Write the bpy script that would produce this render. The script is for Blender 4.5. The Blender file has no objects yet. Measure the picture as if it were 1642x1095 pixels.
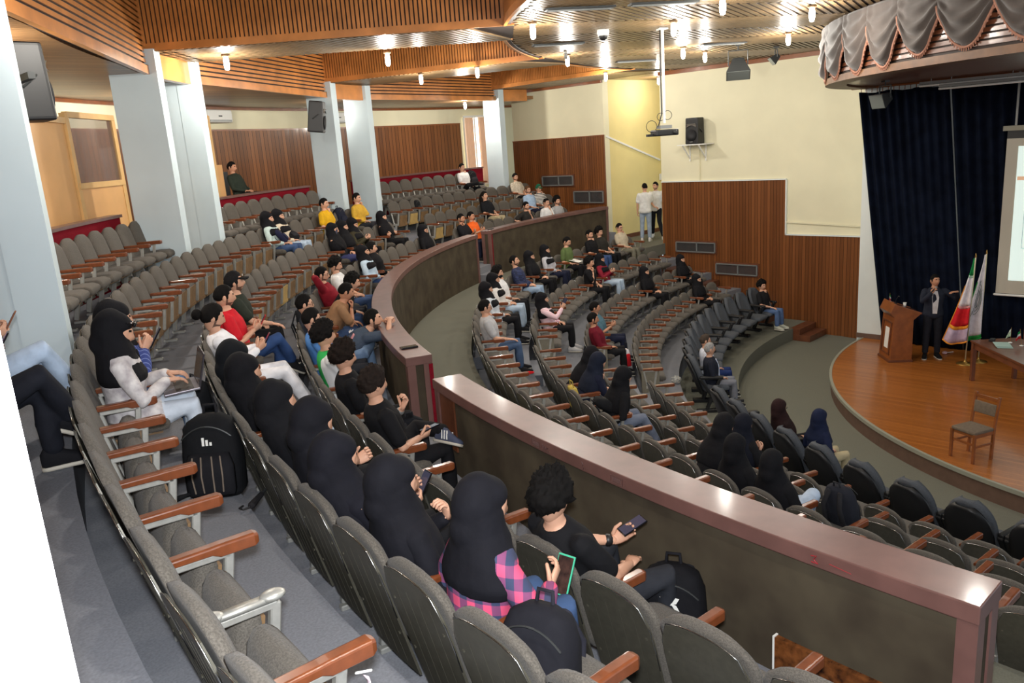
import bpy, bmesh, math, random
from math import sin, cos, pi, radians as rad, degrees as deg, sqrt, atan2, exp
from mathutils import Vector as V, Matrix, noise
random.seed(7)
scn = bpy.context.scene
COL = scn.collection
# ---------------------------------------------------------------- camera
CY, CPI, CR = 0.7882, 0.2400, -0.0705
fw = V((cos(CPI)*cos(CY), cos(CPI)*sin(CY), -sin(CPI)))
rt = V((sin(CY), -cos(CY), 0)); up = rt.cross(fw)
r2 = rt*cos(CR)+up*sin(CR); u2 = up*cos(CR)-rt*sin(CR)
camd = bpy.data.cameras.new('camera'); camo = bpy.data.objects.new('camera', camd); COL.objects.link(camo)
camd.sensor_width = 36.0; camd.lens = 1283.5/1642*36; camd.clip_start = .02; camd.clip_end = 200
CAMP = V((-17.685, 0, 1.884))
camo.matrix_world = Matrix(((r2.x, u2.x, -fw.x, CAMP.x), (r2.y, u2.y, -fw.y, CAMP.y), (r2.z, u2.z, -fw.z, CAMP.z), (0, 0, 0, 1)))
scn.camera = camo
# ---------------------------------------------------------------- world, exposure, large lights
wd = bpy.data.worlds.new('world'); scn.world = wd; wd.use_nodes = True
wd.node_tree.nodes['Background'].inputs[0].default_value = (.80, .90, 1, 1)
wd.node_tree.nodes['Background'].inputs[1].default_value = 0.60
vs = scn.view_settings; vs.view_transform = 'Standard'; vs.look = 'None'; vs.gamma = 1; vs.exposure = 0.24; vs.use_curve_mapping = False
LAMP_W = 92.0
FLASH_W = 170.0
fl = bpy.data.lights.new('camera_flash', 'AREA'); fl.energy = FLASH_W; fl.size = .10; fl.color = (.93, .96, 1)
flo = bpy.data.objects.new('camera_flash', fl); COL.objects.link(flo)
flo.matrix_world = camo.matrix_world @ Matrix.Translation((0, .14, .02))
# ---------------------------------------------------------------- materials
def lin(c):
    return tuple((x/255/12.92 if x/255 <= .04045 else ((x/255+.055)/1.055)**2.4) for x in c)
_m = {}
def mat(name, rgb, rough=.6, metal=0., ns=0., na=0., bump=0., spec=.5, alpha=1., emis=0., rgb2=None, coat=0., sheen=0.):
    if name in _m: return _m[name]
    m = bpy.data.materials.new(name); _m[name] = m; m.use_nodes = True
    nt = m.node_tree; b = nt.nodes['Principled BSDF']
    c = lin(rgb)+(1,)
    b.inputs['Base Color'].default_value = c; b.inputs['Roughness'].default_value = rough; b.inputs['Metallic'].default_value = metal
    b.inputs['Specular IOR Level'].default_value = spec
    if coat: b.inputs['Coat Weight'].default_value = coat; b.inputs['Coat Roughness'].default_value = .12
    if sheen: b.inputs['Sheen Weight'].default_value = sheen
    if emis: b.inputs['Emission Color'].default_value = c; b.inputs['Emission Strength'].default_value = emis
    if alpha < 1: b.inputs['Alpha'].default_value = alpha
    if ns:
        tc = nt.nodes.new('ShaderNodeTexCoord'); n = nt.nodes.new('ShaderNodeTexNoise'); n.inputs['Scale'].default_value = ns; n.inputs['Detail'].default_value = 3
        nt.links.new(tc.outputs['Object'], n.inputs['Vector'])
        if na or rgb2:
            r = nt.nodes.new('ShaderNodeValToRGB'); c2 = lin(rgb2)+(1,) if rgb2 else tuple(x*(1-na) for x in c[:3])+(1,)
            r.color_ramp.elements[0].color = c2; r.color_ramp.elements[1].color = c if rgb2 else tuple(min(1, x*(1+na)) for x in c[:3])+(1,)
            r.color_ramp.elements[0].position = .3; r.color_ramp.elements[1].position = .7
            nt.links.new(n.outputs['Fac'], r.inputs['Fac']); nt.links.new(r.outputs['Color'], b.inputs['Base Color'])
        if bump:
            bp = nt.nodes.new('ShaderNodeBump'); bp.inputs['Strength'].default_value = bump; bp.inputs['Distance'].default_value = .02
            nt.links.new(n.outputs['Fac'], bp.inputs['Height']); nt.links.new(bp.outputs['Normal'], b.inputs['Normal'])
    return m
class NT:
    """tiny node helper"""
    def __init__(s, m): s.t = m.node_tree; s.b = s.t.nodes['Principled BSDF']
    def n(s, ty, **k):
        o = s.t.nodes.new(ty)
        for a, v in k.items(): setattr(o, a, v)
        return o
    def l(s, a, b): s.t.links.new(a, b)
    def math(s, op, a, b=None, c=None):
        o = s.n('ShaderNodeMath', operation=op)
        for i, x in enumerate((a, b, c)):
            if x is None: continue
            if isinstance(x, (int, float)): o.inputs[i].default_value = x
            else: s.l(x, o.inputs[i])
        return o.outputs[0]
    def ramp(s, fac, stops):
        r = s.n('ShaderNodeValToRGB'); e = r.color_ramp.elements
        while len(e) < len(stops): e.new(.5)
        for q, (p, c) in zip(e, stops): q.position = p; q.color = lin(c)+(1,)
        s.l(fac, r.inputs[0]); return r.outputs[0]
def strip_mat(name, light, dark, pitch, axis, rough=.35, groove=.14, grain=22., coat=.3, chev=0., polar=False, gcol=(24, 14, 8)):
    """boards side by side: grooves every pitch along axis; chev = zig-zag period; polar = rings"""
    m = mat(name, light, rough, coat=coat, spec=.28); k = NT(m)
    tc = k.n('ShaderNodeTexCoord'); sp = k.n('ShaderNodeSeparateXYZ'); k.l(tc.outputs['Object'], sp.inputs[0])
    X, Y, Z = sp.outputs
    if polar:
        ang = k.math('ARCTAN2', Y, X); R = k.math('SQRT', k.math('ADD', k.math('MULTIPLY', X, X), k.math('MULTIPLY', Y, Y)))
        u = k.math('MULTIPLY', ang, 11.0); w = R
    else:
        u, w = {'x': (X, Y), 'y': (Y, X), 'z': (Z, Y)}[axis]
    if chev:
        tri = k.math('PINGPONG', w, chev); u = k.math('ADD', u, k.math('MULTIPLY', tri, .9))
    q = k.math('DIVIDE', u, pitch); fr = k.math('FRACT', q); fl_ = k.math('FLOOR', q)
    g = k.math('LESS_THAN', fr, groove)
    wn = k.n('ShaderNodeTexWhiteNoise', noise_dimensions='1D'); k.l(fl_, wn.inputs['W'])
    nz = k.n('ShaderNodeTexNoise'); nz.inputs['Scale'].default_value = 1.; nz.inputs['Detail'].default_value = 4
    mp = k.n('ShaderNodeMapping'); mp.inputs['Scale'].default_value = (grain, grain, 1.5) if axis != 'z' else (1.5, 1.5, grain)
    k.l(tc.outputs['Object'], mp.inputs[0]); k.l(mp.outputs[0], nz.inputs['Vector'])
    f = k.math('ADD', k.math('MULTIPLY', wn.outputs[0], .55), k.math('MULTIPLY', nz.outputs['Fac'], .5))
    col = k.ramp(f, [(.15, dark), (.85, light)])
    mx = k.n('ShaderNodeMix', data_type='RGBA'); k.l(g, mx.inputs['Factor']); k.l(col, mx.inputs['A']); mx.inputs['B'].default_value = lin(gcol)+(1,)
    k.l(mx.outputs['Result'], k.b.inputs['Base Color'])
    bp = k.n('ShaderNodeBump'); bp.inputs['Strength'].default_value = .6; bp.inputs['Distance'].default_value = .01
    k.l(k.math('SUBTRACT', 1., g), bp.inputs['Height']); k.l(bp.outputs[0], k.b.inputs['Normal'])
    return m
M_fab = mat('seat_fabric', (94, 89, 82), .95, ns=160, na=.32, bump=.25, spec=.15, sheen=.1)
M_shell = mat('seat_shell_metal', (86, 83, 72), .42, .25, ns=30, na=.12)
M_chrome = mat('chrome_edge', (190, 190, 188), .25, 1.)
M_alu = mat('cast_aluminium', (188, 187, 180), .42, .6, ns=40, na=.08)
M_arm = mat('armrest_wood', (116, 62, 34), .28, ns=18, na=.22, coat=.5)
M_ply = mat('seat_plywood', (126, 98, 66), .6, ns=9, na=.25)
M_plyl = mat('seat_plywood_pale', (190, 160, 100), .6, ns=9, na=.15)
M_carpet = mat('carpet_grey', (128, 130, 136), .97, ns=90, na=.12, bump=.06, spec=.1)
M_carpetg = mat('carpet_pit', (116, 116, 104), .97, ns=90, na=.1, bump=.06, spec=.1)
M_carpetw = mat('carpet_wall', (84, 76, 62), .97, ns=3.5, rgb2=(66, 58, 48), bump=.2, spec=.1)
M_cap = mat('mauve_brown_paint', (112, 80, 74), .36, ns=6, na=.14, coat=.2)
M_cream = mat('cream_paint', (232, 226, 194), .7, ns=1.2, na=.04)
M_creamy = mat('yellow_cream_paint', (236, 218, 150), .7, ns=1.2, na=.05)
M_white = mat('white_paint', (226, 232, 228), .6, ns=2, na=.03)
M_blue = mat('pale_blue_paint', (206, 222, 228), .55, ns=1.5, na=.04)
M_wain = strip_mat('wainscot_boards', (134, 82, 44), (100, 58, 28), .085, 'y', .4, .1, gcol=(60, 30, 14))
M_wainp = strip_mat('wainscot_boards_curved', (140, 88, 48), (104, 62, 31), .075, 'x', .4, .12, polar=True, gcol=(60, 30, 14))
M_slat = mat('slat_wood', (200, 130, 68), .3, ns=3, na=.22, coat=.4)
M_slatd = mat('slat_back', (38, 22, 12), .7)
M_soff = strip_mat('soffit_chevron_boards', (150, 118, 76), (104, 76, 46), .105, 'x', .3, .24, coat=0, chev=1.15, gcol=(20, 13, 8))
M_soffp = strip_mat('soffit_ring_boards', (150, 112, 74), (104, 74, 48), .1, 'y', .3, .12, coat=0, gcol=(40, 26, 16))
M_csl = mat('ceiling_slat_varnish', (116, 94, 66), .33, ns=2.5, na=.3, spec=.28)
M_trim = mat('brown_trim', (134, 76, 36), .35, ns=6, na=.15, coat=.3)
M_red = mat('red_carpet', (122, 20, 34), .95, ns=90, na=.2, bump=.2, spec=.1)
M_stage = strip_mat('stage_parquet', (178, 108, 46), (150, 86, 34), .07, 'x', .32, .05, coat=.25, gcol=(110, 62, 26))
M_stageside = mat('stage_side', (104, 80, 66), .7, ns=8, na=.1)
M_stagelip = mat('stage_lip', (150, 150, 134), .5)
M_black = mat('black_plastic', (26, 26, 27), .45)
M_blackm = mat('black_mesh', (38, 38, 40), .7)
M_dkgrey = mat('dark_grey_metal', (60, 62, 62), .45, .3)
M_grey = mat('grey_metal', (140, 142, 140), .45, .4)
M_navy = mat('navy_velvet', (14, 20, 34), .95, ns=4, na=.35, spec=.08)
M_val = mat('taupe_velvet', (64, 55, 50), .85, ns=5, na=.15, sheen=.3)
M_fringe = mat('pink_fringe', (150, 104, 84), .8)
M_padf = mat('slate_upholstery', (78, 82, 88), .85, ns=60, na=.15, bump=.15)
M_wood = mat('varnished_wood', (138, 78, 36), .35, ns=7, na=.2, coat=.35)
M_dwood = mat('dark_wood', (104, 60, 38), .38, ns=7, na=.2, coat=.3)
M_pine = mat('pine_wood', (214, 172, 112), .5, ns=4, na=.1)
M_pale = mat('pale_panel', (214, 164, 106), .5, ns=2.5, na=.06)
M_glass = mat('smoky_glass', (120, 100, 92), .08, alpha=.45, spec=.6)
M_bulb = mat('bulb_glow', (255, 250, 240), .4, emis=38.)
M_paper = mat('paper_white', (236, 236, 230), .7)
M_skin = [mat('skin_%d' % i, c, .5, spec=.35) for i, c in enumerate(((214, 164, 136), (196, 142, 112), (180, 126, 96)))]
M_lip = mat('lips', (164, 92, 84), .5)
M_eye = mat('eye_dark', (34, 24, 20), .35)
M_ewh = mat('eye_white', (214, 208, 200), .35)
M_phone = mat('phone_black', (18, 18, 20), .15)
M_screen = mat('phone_screen', (60, 60, 76), .1, emis=.25)
def cloth(rgb, name=None):
    return mat(name or 'cloth_%d_%d_%d' % rgb, rgb, .85, ns=13, na=.12, bump=.3, spec=.2)
# ---------------------------------------------------------------- mesh builder
class MB:
    def __init__(s): s.v = []; s.f = []; s.m = []
    def add(s, vs_, fs, m=0, M=None):
        o = len(s.v); s.v += [tuple(M @ V(p)) if M else tuple(p) for p in vs_]
        s.f += [tuple(i+o for i in f) for f in fs]; s.m += [m]*len(fs)
        return s
    def box(s, c, d, m=0, M=None, tap=None):
        x, y, z = [q/2 for q in d]; t = tap or (1, 1)
        vs_ = [(c[0]+sx*x*(t[0] if sz > 0 else 1), c[1]+sy*y*(t[1] if sz > 0 else 1), c[2]+sz*z) for sz in (-1, 1) for sy in (-1, 1) for sx in (-1, 1)]
        return s.add(vs_, [(0, 2, 3, 1), (4, 5, 7, 6), (0, 1, 5, 4), (2, 6, 7, 3), (0, 4, 6, 2), (1, 3, 7, 5)], m, M)
    def bar(s, a, b, w, h, m=0, M=None, upv=(0, 0, 1)):
        a = V(a); b = V(b); d = (b-a); L = d.length; d.normalize(); u = V(upv)
        if abs(d.dot(u)) > .98: u = V((0, 1, 0))
        x = d.cross(u).normalized(); y = x.cross(d)
        Q = Matrix((x, d, y)).transposed().to_4x4(); Q.translation = (a+b)/2
        return s.box((0, 0, 0), (w, L, h), m, (M @ Q) if M else Q)
    def tube(s, pts, rad_, n=8, m=0, M=None, caps=True, flat=None, xref=None):
        pts = [V(p) for p in pts]; k = len(pts)
        if not isinstance(rad_, (list, tuple)): rad_ = [rad_]*k
        rows = []; pts2 = []; rr = []
        if caps:
            d0 = (pts[0]-pts[1]).normalized(); d1 = (pts[-1]-pts[-2]).normalized()
            pts2 = [pts[0]+d0*rad_[0]*.75]+pts+[pts[-1]+d1*rad_[-1]*.75]; rr = [rad_[0]*.5]+list(rad_)+[rad_[-1]*.5]
        else: pts2, rr = pts, rad_
        nx = None; vs_ = []; k = len(pts2)
        for i, p in enumerate(pts2):
            t = (pts2[min(i+1, k-1)]-pts2[max(i-1, 0)])
            if t.length < 1e-7: t = V((0, 0, 1))
            t.normalize()
            if nx is None:
                nx = V(xref) if xref else V((1, 0, 0))
                if abs(t.dot(nx)) > .9: nx = V((0, 0, 1))
            nx = (nx-t*nx.dot(t)).normalized(); ny = t.cross(nx)
            fl_ = flat or (1, 1)
            for j in range(n):
                a = 2*pi*j/n; vs_.append(p+(nx*cos(a)*fl_[0]+ny*sin(a)*fl_[1])*rr[i])
        fs = [(i*n+j, i*n+(j+1) % n, (i+1)*n+(j+1) % n, (i+1)*n+j) for i in range(k-1) for j in range(n)]
        fs += [tuple(reversed(range(n))), tuple((k-1)*n+j for j in range(n))]
        return s.add(vs_, fs, m, M)
    def loft(s, rings, m=0, M=None, close=True):
        n = len(rings[0]); vs_ = [p for r in rings for p in r]; k = len(rings)
        fs = [(i*n+j, i*n+(j+1) % n, (i+1)*n+(j+1) % n, (i+1)*n+j) for i in range(k-1) for j in range(n)]
        if close: fs += [tuple(reversed(range(n))), tuple((k-1)*n+j for j in range(n))]
        return s.add(vs_, fs, m, M)
    def ell(s, c, r, m=0, M=None, nu=12, nv=8):
        rings = []
        for i in range(nv+1):
            t = -pi/2+pi*max(.04, min(.96, i/nv)); rings.append([(c[0]+r[0]*cos(t)*cos(2*pi*j/nu), c[1]+r[1]*cos(t)*sin(2*pi*j/nu), c[2]+r[2]*sin(t)) for j in range(nu)])
        return s.loft(rings, m, M)
    def lathe(s, prof, m=0, M=None, n=16, c=(0, 0)):
        return s.loft([[(c[0]+r*cos(2*pi*j/n), c[1]+r*sin(2*pi*j/n), z) for j in range(n)] for r, z in prof], m, M)
    def arc(s, R0, R1, z0, z1, a0, a1, m=0, step=2., M=None):
        n = max(1, int(math.ceil(abs(a1-a0)/step))); rings = []
        for i in range(n+1):
            a = rad(a0+(a1-a0)*i/n); c_, s_ = cos(a), sin(a)
            rings.append([(R0*c_, R0*s_, z0), (R1*c_, R1*s_, z0), (R1*c_, R1*s_, z1), (R0*c_, R0*s_, z1)])
        return s.loft(rings, m, M)
    def prism(s, poly, z0, z1, m=0, M=None):
        n = len(poly)
        return s.add([(x, y, z0) for x, y in poly]+[(x, y, z1) for x, y in poly], [tuple(reversed(range(n))), tuple(range(n, 2*n))]+[(i, (i+1) % n, n+(i+1) % n, n+i) for i in range(n)], m, M)
    def grid(s, fn, nu, nv, m=0, M=None, th=0., thv=(0, 1, 0)):
        """fn(u,v) -> point; optional thickness"""
        P = [[V(fn(i/nu, j/nv)) for i in range(nu+1)] for j in range(nv+1)]
        f = [(j*(nu+1)+i, j*(nu+1)+i+1, (j+1)*(nu+1)+i+1, (j+1)*(nu+1)+i) for j in range(nv) for i in range(nu)]
        vs_ = [p for r in P for p in r]
        if th:
            N = len(vs_); t = V(thv)*th; vs_ += [p+t for p in vs_]
            f2 = [tuple(reversed([i+N for i in q])) for q in f]
            bnd = [i for i in range(nu+1)]+[j*(nu+1)+nu for j in range(1, nv+1)]+[nv*(nu+1)+i for i in range(nu-1, -1, -1)]+[j*(nu+1) for j in range(nv-1, 0, -1)]
            sd = [(bnd[(i+1) % len(bnd)], bnd[i], bnd[i]+N, bnd[(i+1) % len(bnd)]+N) for i in range(len(bnd))]
            f = f+f2+sd
        return s.add(vs_, f, m, M)
    def mesh(s, name, mats, smooth=False, bevel=0., seg=2, fix=True):
        me = bpy.data.meshes.new(name); me.from_pydata(s.v, [], s.f)
        for x in (mats if isinstance(mats, (list, tuple)) else [mats]): me.materials.append(x)
        if len(set(s.m)) > 1: me.polygons.foreach_set('material_index', s.m)
        if bevel or fix:
            bm = bmesh.new(); bm.from_mesh(me)
            if bevel: bmesh.ops.bevel(bm, geom=[e for e in bm.edges if e.is_manifold and e.calc_face_angle(0) > .6], offset=bevel, segments=seg, affect='EDGES', profile=.6)
            if fix: bmesh.ops.recalc_face_normals(bm, faces=bm.faces)
            bm.to_mesh(me); bm.free()
        if smooth: me.polygons.foreach_set('use_smooth', [True]*len(me.polygons))
        me.update(); return me
    def build(s, name, mats, parent=None, smooth=False, bevel=0., seg=2, **k):
        return link(name, s.mesh(name, mats, smooth, bevel, seg), parent, **k)
def link(name, data, parent=None, label=None, cat=None, group=None, kind=None, loc=None, rz=None):
    o = bpy.data.objects.new(name, data); COL.objects.link(o)
    if parent: o.parent = parent
    if loc is not None: o.location = loc
    if rz is not None: o.rotation_euler = (0, 0, rz)
    return tag(o, label, cat, group, kind)
def tag(o, label=None, cat=None, group=None, kind=None):
    if label: o['label'] = label
    if cat: o['category'] = cat
    if group: o['group'] = group
    if kind: o['kind'] = kind
    return o
def thing(name, label, cat, loc=(0, 0, 0), rz=0., group=None): return link(name, None, None, label, cat, group, None, loc, rz)
def copy_tree(o, parent=None):
    c = o.copy(); COL.objects.link(c); c.parent = parent
    for ch in list(o.children): copy_tree(ch, c)
    return c
def pol(R, a, z=0.): return V((R*cos(rad(a)), R*sin(rad(a)), z))
def fix_parent_inverse(o): o.matrix_parent_inverse = Matrix()
ORD = ['', 'first', 'second', 'third', 'fourth', 'fifth', 'sixth', 'seventh', 'eighth', 'ninth', 'tenth', '11th', '12th', '13th', '14th', '15th', '16th', '17th', '18th', '19th', '20th', '21st', '22nd', '23rd', '24th', '25th', '26th', '27th', '28th', '29th', '30th', '31st', '32nd', '33rd', '34th', '35th', '36th', '37th', '38th', '39th', '40th', '41st', '42nd', '43rd', '44th', '45th', '46th']
# ================================================================ STRUCTURE
A1 = 203.
def tier(R0, R1, z, base, m=M_carpet, x=1.45, label=None):
    a0 = deg(math.acos(x/R1))
    MB().arc(R0, R1, base, z, a0, A1, 0, 1.5).build('floor', m, kind='structure')
PIT, STG, AIS = -3.187, -2.896, -1.088
FLOOR = {'U1': -.775, 'U2': -.43, 'U3': -.08, 'U4': .32, 'L1': -1.467, 'L2': -1.83, 'L3': -2.198, 'L4': -2.53, 'F': -2.896}
TIP = {'U1': 14.93, 'U2': 15.80, 'U3': 16.64, 'U4': 17.42, 'L1': 12.68, 'L2': 11.78, 'L3': 10.87, 'L4': 10.03}
tier(6.7, 8.56, PIT, -3.5, M_carpetg); tier(8.543, 9.66, STG, -3.5, M_carpetg); tier(9.65, 10.51, FLOOR['L4'], -3.5)
tier(10.5, 11.38, FLOOR['L3'], -3.4); tier(11.37, 12.29, FLOOR['L2'], -3.3); tier(12.28, 13.19, FLOOR['L1'], -3.); tier(13.18, 14.44, AIS, -2.2, M_carpetg)
tier(14.3, 15.44, FLOOR['U1'], -2., x=1.15); tier(15.43, 16.31, FLOOR['U2'], -2., x=1.15); tier(16.3, 17.16, FLOOR['U3'], -2., x=1.15); tier(17.15, 18.1, FLOOR['U4'], -2., x=1.15)
tier(18.08, 20.6, .55, -2., x=-.2)
MB().box((3.1, 13.7, AIS-.15), (5.4, 1.9, .302)).build('floor', M_carpetg, kind='structure')
MB().box((1.0, 19.6, .3), (4.0, 3.4, .5)).build('floor', M_carpet, kind='structure')
# stage
st = []
for i in range(61):
    a = rad(76+(A1-76)*i/60); st.append((6.83*cos(a), 6.83*sin(a)))
sp = [(x, y) for x, y in st]+[(1.4, 6.83*sin(rad(A1)))]
stage = MB().prism(sp, PIT-.05, STG-.012).build('floor_stage', M_stageside, kind='structure')
MB().prism(sp, STG-.02, STG).build('stage_parquet', M_stage, stage)
MB().arc(6.81, 6.86, STG-.05, STG+.006, 76, A1, 0, 1.5).build('stage_lip', M_stagelip, stage)
# front wall
wf = MB().box((1.5, 9.95, .15), (.26, 5.8, 6.8)).build('wall_front', M_cream, kind='structure')
w1 = MB().box((1.355, 11.01, -1.4), (.05, 3.62, 4.0)).build('wainscot', M_wain, wf)
w2 = MB().box((1.355, 8.08, -2.0), (.05, 2.24, 2.5)).build('wainscot', M_wain, wf)
MB().box((1.345, 11.01, .612), (.07, 3.64, .03)).box((1.345, 9.19, -.07), (.07, .03, 1.36)).box((1.345, 8.08, -.745), (.07, 2.24, .03)).build('wainscot_edge', M_white, wf)
MB().bar((1.345, 9.18, -.44), (1.345, 7.0, -.53), .03, .03).build('cable_duct', M_cream, wf)
MB().bar((1.33, 11.62, 1.45), (1.33, 11.62, .62), .02, .02).build('cable_duct', M_cream, wf)
MB().box((1.34, 9.95, 3.46), (.1, 5.8, .1)).build('cornice', M_trim, wf)
MB().box((1.9, 12.84, 1.2), (.8, .06, 4.6)).build('return_wall', M_white, wf)
def lowwin(n, x, y0, y1, z0, z1, slope=0.):
    w = thing('window_%d' % n, None, None); w['kind'] = 'structure'
    MB().box((x-.01, (y0+y1)/2, (z0+z1)/2), (.06, y1-y0+.1, z1-z0+.1)).build('window_surround', M_dwood, w)
    b = MB()
    for zz in (z0, z1): b.box((x-.05, (y0+y1)/2, zz), (.05, y1-y0, .03))
    for yy in (y0, y0+(y1-y0)*.46, y1): b.box((x-.05, yy, (z0+z1)/2), (.05, .03, z1-z0))
    fr = b.build('window_frame', M_grey, w)
    MB().box((x-.045, (y0+y1)/2, (z0+z1)/2), (.01, y1-y0, z1-z0)).build('pane', mat('window_glass', (90, 100, 104), .1, alpha=.35), fr)
    g = MB().grid(lambda u, v: (x-.035+.005*sin(u*34), y0+(y1-y0)*u, z0+(z1-z0)*v), 90, 2, th=.004, thv=(1, 0, 0))
    g.build('net_curtain', mat('net_curtain', (146, 148, 143), .9), w, smooth=True)
lowwin(1, 1.345, 11.16, 12.36, -1.28, -1.03); lowwin(2, 1.345, 9.94, 11.12, -1.83, -1.57)
# side wall of the upper tier and the passage
ws = MB().box((1.25, 16.4, 1.0), (.25, 3.6, 5.2)).build('wall_side', M_cream, kind='structure')
MB().box((1.11, 16.4, .2), (.05, 3.62, 3.54)).build('wainscot', M_wain, ws)
MB().box((1.10, 16.4, 1.98), (.07, 3.62, .03)).build('wainscot_edge', M_trim, ws)
MB().box((1.1, 16.4, 3.46), (.1, 3.6, .1)).build('cornice', M_trim, ws)
lowwin(3, 1.1, 15.78, 17.0, .6, .87); lowwin(4, 1.1, 14.66, 15.76, .08, .40)
wp = MB().box((3.6, 14.72, 1.2), (4.9, .2, 4.8)).build('wall_passage', M_creamy, kind='structure')
MB().bar((1.2, 14.6, 1.95), (3.9, 14.6, 1.12), .04, .05).build('pipe', M_paper, wp)
MB().box((3.6, 14.6, AIS+.06), (4.6, .03, .12)).build('skirting', M_dwood, wp)
MB().box((4.6, 13.7, 1.2), (.2, 2.2, 4.8)).build('wall_passage_end', M_creamy, kind='structure')
MB().box((3.9, 14.58, .6), (.12, .04, .2)).build('switch_box', M_paper, wp)
# back wall
wb = MB().arc(20.2, 20.5, .4, 3.6, 79, A1, 0, 1.5).build('wall_back', M_cream, kind='structure')
MB().arc(20.13, 20.22, .45, 2.66, 88.2, A1, 0, 1.).build('wainscot', M_wainp, wb)
MB().arc(20.12, 20.22, 2.66, 2.70, 88.2, A1, 0, 1.).build('wainscot_edge', M_trim, wb)
MB().arc(20.12, 20.22, 3.14, 3.24, 79, A1, 0, 1.).build('cornice', M_trim, wb)
# tall curtained windows at the back
def tallwin(n, a0, a1, R, z0, z1, glow=2.2):
    w = thing('window_%d' % n, None, None); w['kind'] = 'structure'
    MB().arc(R+.02, R+.06, z0, z1, a0, a1, 0, .5).build('pane', mat('daylit_pane', (255, 246, 232), .5, emis=glow), w)
    b = MB()
    for a in (a0, (a0+a1)/2, a1): b.arc(R, R+.07, z0, z1, a-.08, a+.08)
    b.arc(R, R+.07, z1, z1+.05, a0, a1).arc(R, R+.07, z0-.05, z0, a0, a1); b.build('window_frame', M_paper, w)
    for h in (0, 1):
        q0 = a0+(a1-a0)*(.0 if h == 0 else .62); q1 = a0+(a1-a0)*(.34 if h == 0 else 1.)
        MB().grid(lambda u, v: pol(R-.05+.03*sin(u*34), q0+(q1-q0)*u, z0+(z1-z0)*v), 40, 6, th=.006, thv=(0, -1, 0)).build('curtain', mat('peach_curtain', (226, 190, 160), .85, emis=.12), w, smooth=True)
    MB().arc(R-.09, R-.04, z1+.02, z1+.07, a0-.3, a1+.3).build('curtain_rail', M_paper, w)
tallwin(5, 85.3, 87.7, 20.1, .7, 2.85)
# proscenium wall, curtain
wpr = MB().box((.60, 3.0, .1), (.5, 7.96, 6.8)).build('wall_proscenium', M_white, kind='structure')
MB().box((.335, 3.0, STG+.05), (.04, 7.96, .1)).build('skirting', M_stageside, wpr)
# parapets
def parapet(lbl, a0, a1, redend=None, wood=None, post0=True, post1=True):
    t = thing('parapet', lbl, 'parapet', group='carpeted parapets along the cross aisle')
    MB().arc(14.27, 14.46, -1.2, -.08, a0, a1, 0, 1.).build('carpet_panel', M_carpetw, t)
    MB().arc(14.24, 14.50, -.085, 0, a0-.06, a1+.06, 0, 1.).build('cap_rail', M_cap, t, bevel=.006)
    for a, on, sg in ((a0, post0, 1), (a1, post1, -1)):
        if on: MB().arc(14.25, 14.33, -1.2, -.085, a-.04*sg, a+.28*sg, 0, 1.).build('end_post', M_cap, t); MB().arc(14.41, 14.49, -1.2, -.085, a-.04*sg, a+.28*sg, 0, 1.).build('end_post', M_cap, t)
    if redend: MB().arc(14.24, 14.28, -1.15, -.09, redend-.05, redend+.06, 0, 1.).build('red_edge_strip', M_red, t)
    if wood: MB().arc(14.455, 14.475, -.55, -.085, a0+.05, a0+1.5, 0, .5).build('wooden_end_panel', M_dwood, t)
    return t
parapet('short straight-looking carpeted parapet nearest the side wall, beyond the far stairs', 87.2, 109.6, redend=109.4)
parapet('long curved brown-capped parapet between the far stairs and the near opening', 112.5, 155.9, redend=155.9)
pp = parapet('brown-capped parapet in the foreground running to the lower right corner', 159.25, 177.08, wood=True)
# scratched graffiti on the rail of the foreground parapet
b = MB()
def rail(a, zz): return pol(14.506, a, zz)
def stroke(b, L, r=.0022): b.tube([rail(*p) for p in L], r, 4)
stroke(b, [(166.0, -.02), (166.35, -.022), (166.35, -.065), (166.0, -.062), (166.0, -.02)])
for i in range(5): stroke(b, [(166.05+.06*i, -.03), (166.08+.06*i, -.055), (166.03+.06*i, -.05)])
stroke(b, [(166.45, -.05), (166.5, -.025), (166.55, -.05), (166.62, -.03), (166.68, -.05), (166.75, -.035), (166.5, -.065), (166.78, -.06)])
stroke(b, [(169.2, -.02), (169.6, -.022), (169.6, -.065), (169.2, -.062), (169.2, -.02)])
for i in range(6): stroke(b, [(169.25+.05*i, -.03), (169.28+.05*i, -.055)])
stroke(b, [(168.15, -.02), (168.2, -.035), (168.17, -.05), (168.22, -.055), (168.19, -.07)])
b.build('scratched_writing', mat('scratch_dark', (78, 48, 44), .6), pp)
b = MB(); stroke(b, [(174.35, -.03), (174.45, -.025), (174.4, -.045), (174.48, -.06), (174.36, -.06)], .0035)
stroke(b, [(174.7, -.04), (175.1, -.05)], .002); b.build('red_scribble', mat('red_ink', (150, 30, 40), .5), pp)
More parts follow.
